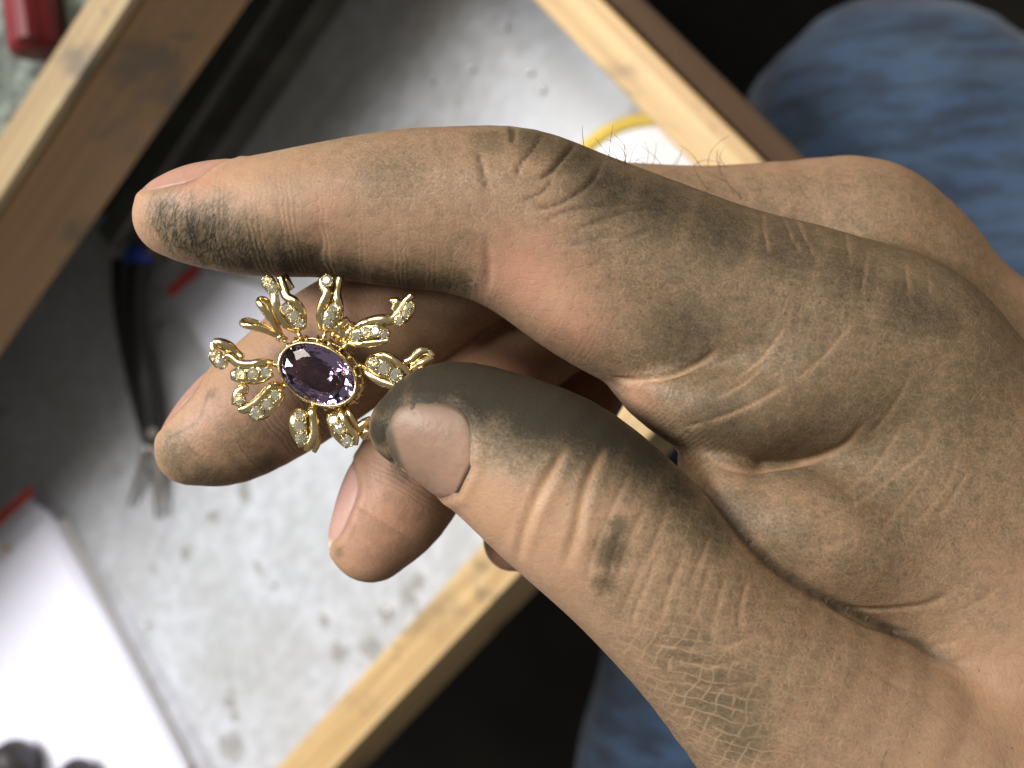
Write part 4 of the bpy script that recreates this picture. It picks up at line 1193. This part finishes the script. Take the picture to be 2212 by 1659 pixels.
petal([(1302, 690, 0, .85), (1366, 662, .05, 1.0), (1436, 652, .05, 1.0), (1500, 680, 0, .75), (1610, 575, -.3, .75), (1650, 530, -.3, .85), (1685, 470, -.4, .7)],
      [(1250, 720, -.8), (1330, 675, -.3), (1430, 655, -.3), (1540, 690, -.5)], 0.80,
      [[(1240, 740, -1, .24), (1330, 745, -.2, .30), (1430, 735, 0, .28), (1540, 718, .1, .16)],
       [(1270, 640, -.9, .2), (1370, 590, -.3, .34), (1470, 570, -.2, .38), (1540, 570, -.4, .36), (1590, 530, -.6, .34), (1640, 450, -.7, .30), (1700, 390, -.9, .28)],
       [(1545, 430, -.4, .2), (1590, 440, -.3, .28), (1570, 500, -.6, .3)]])
petal([(1428, 888, .1, 1.0), (1500, 928, .15, 1.1), (1580, 972, .1, 1.15), (1725, 992, .1, .6), (1790, 958, .1, .5)],
      [(1370, 870, -.8), (1440, 895, -.2), (1530, 945, -.2), (1640, 1010, -.4)], 0.86,
      [[(1350, 905, -1, .22), (1390, 965, -.1, .26), (1470, 1015, .1, .30), (1550, 1045, .3, .28), (1625, 1085, .5, .14)],
       [(1400, 840, -.9, .2), (1490, 830, -.4, .32), (1570, 870, -.3, .36), (1640, 930, -.3, .34), (1680, 960, -.4, .3)],
       [(1650, 880, -.8, .28), (1710, 850, -.6, .34), (1760, 800, -.6, .36), (1815, 795, -.8, .30)], [(1700, 930, -.6, .34), (1770, 890, -.5, .38), (1850, 840, -.8, .30)], [(1815, 795, -.8, .26), (1850, 840, -.8, .28)]])
petal([(1128, 1298, .1, .95), (1180, 1368, .1, 1.1), (1232, 1452, .1, 1.0)],
      [(1110, 1240, -.6), (1140, 1310, -.2), (1190, 1390, -.2), (1250, 1490, -.3)], 0.80,
      [[(1180, 1190, -1, .24), (1190, 1260, 0, .28), (1230, 1340, .2, .30), (1285, 1410, .2, .28), (1290, 1480, .1, .18)],
       [(1215, 1190, -1.2, .2), (1245, 1260, -.7, .3), (1300, 1350, -.8, .34), (1360, 1320, -1.0, .36), (1405, 1290, -1.2, .26)],
       [(1330, 1420, -1.1, .3), (1370, 1390, -1.0, .42), (1405, 1410, -1.2, .34)]])
petal([(890, 1268, .1, .85), (888, 1345, .1, 1.1), (900, 1432, .1, 1.05)],
      [(890, 1215, -.5), (880, 1290, -.2), (885, 1380, -.2), (915, 1490, -.3)], 0.82,
      [[(1000, 1185, -1, .28), (975, 1230, .1, .34), (985, 1310, .3, .32), (985, 1400, .3, .32), (950, 1480, .2, .28), (925, 1520, .1, .16)],
       [(960, 1210, -1, .24), (1000, 1290, -.5, .24), (1010, 1400, -.6, .24), (1000, 1500, -.9, .22)], [(1025, 1390, -.9, .16), (1018, 1460, -.8, .22), (990, 1530, -1, .16)]])
petal([(712, 1120, .1, .95), (652, 1180, .1, 1.05), (578, 1248, .1, 1.15), (448, 1152, .2, .95)],
      [(760, 1085, -.5), (690, 1145, -.2), (620, 1215, -.2), (530, 1280, -.3)], 0.84,
      [[(760, 1050, -1, .24), (690, 1050, 0, .32), (640, 1100, .2, .34), (570, 1170, .25, .36), (490, 1215, .2, .34), (445, 1225, .1, .2)],
       [(420, 1190, -.3, .3), (430, 1120, -.3, .36), (470, 1075, -.3, .40), (515, 1080, -.4, .30)]])
petal([(640, 955, .1, .95), (546, 962, .1, 1.05), (450, 965, .1, 1.0), (312, 885, .3, .95), (270, 830, .3, .9)],
      [(690, 945, -.5), (600, 958, -.2), (500, 965, -.2), (385, 975, -.3)], 0.84,
      [[(690, 885, -1, .24), (600, 880, 0, .28), (520, 895, .2, .32), (440, 885, .25, .34), (380, 840, .2, .34), (340, 850, .1, .36), (330, 900, 0, .3)],
       [(260, 730, -.2, .26), (300, 740, -.2, .38), (370, 770, -.4, .42), (420, 815, -.5, .36), (470, 850, -.4, .3)],
       [(255, 730, 0, .22), (262, 790, .1, .24), (330, 840, .1, .24)]])
# claws joining the petals to the gallery
P = Parts()
for (x, y, z), (x2, y2, z2) in (((870, 650, -1), (900, 720, -1)), ((1070, 650, -1), (1060, 730, -1)), ((1240, 735, -1), (1190, 790, -1.2)), ((1350, 900, -1), (1295, 910, -1.3)), ((1180, 1185, -1), (1170, 1130, -1)), ((990, 1180, -1), (985, 1130, -.8)),
                                ((760, 1060, -1), (800, 1030, -1)), ((690, 890, -1), (735, 905, -1)), ((760, 1000, -1.4), (800, 1000, -1.4))):
    P.tube(np.array([zp(x, y, z), zp((x + x2) / 2, (y + y2) / 2, z + .2), zp(x2, y2, z2)]), [.26, .30, .28], side=8)
pmesh('claws', P, GOLD)
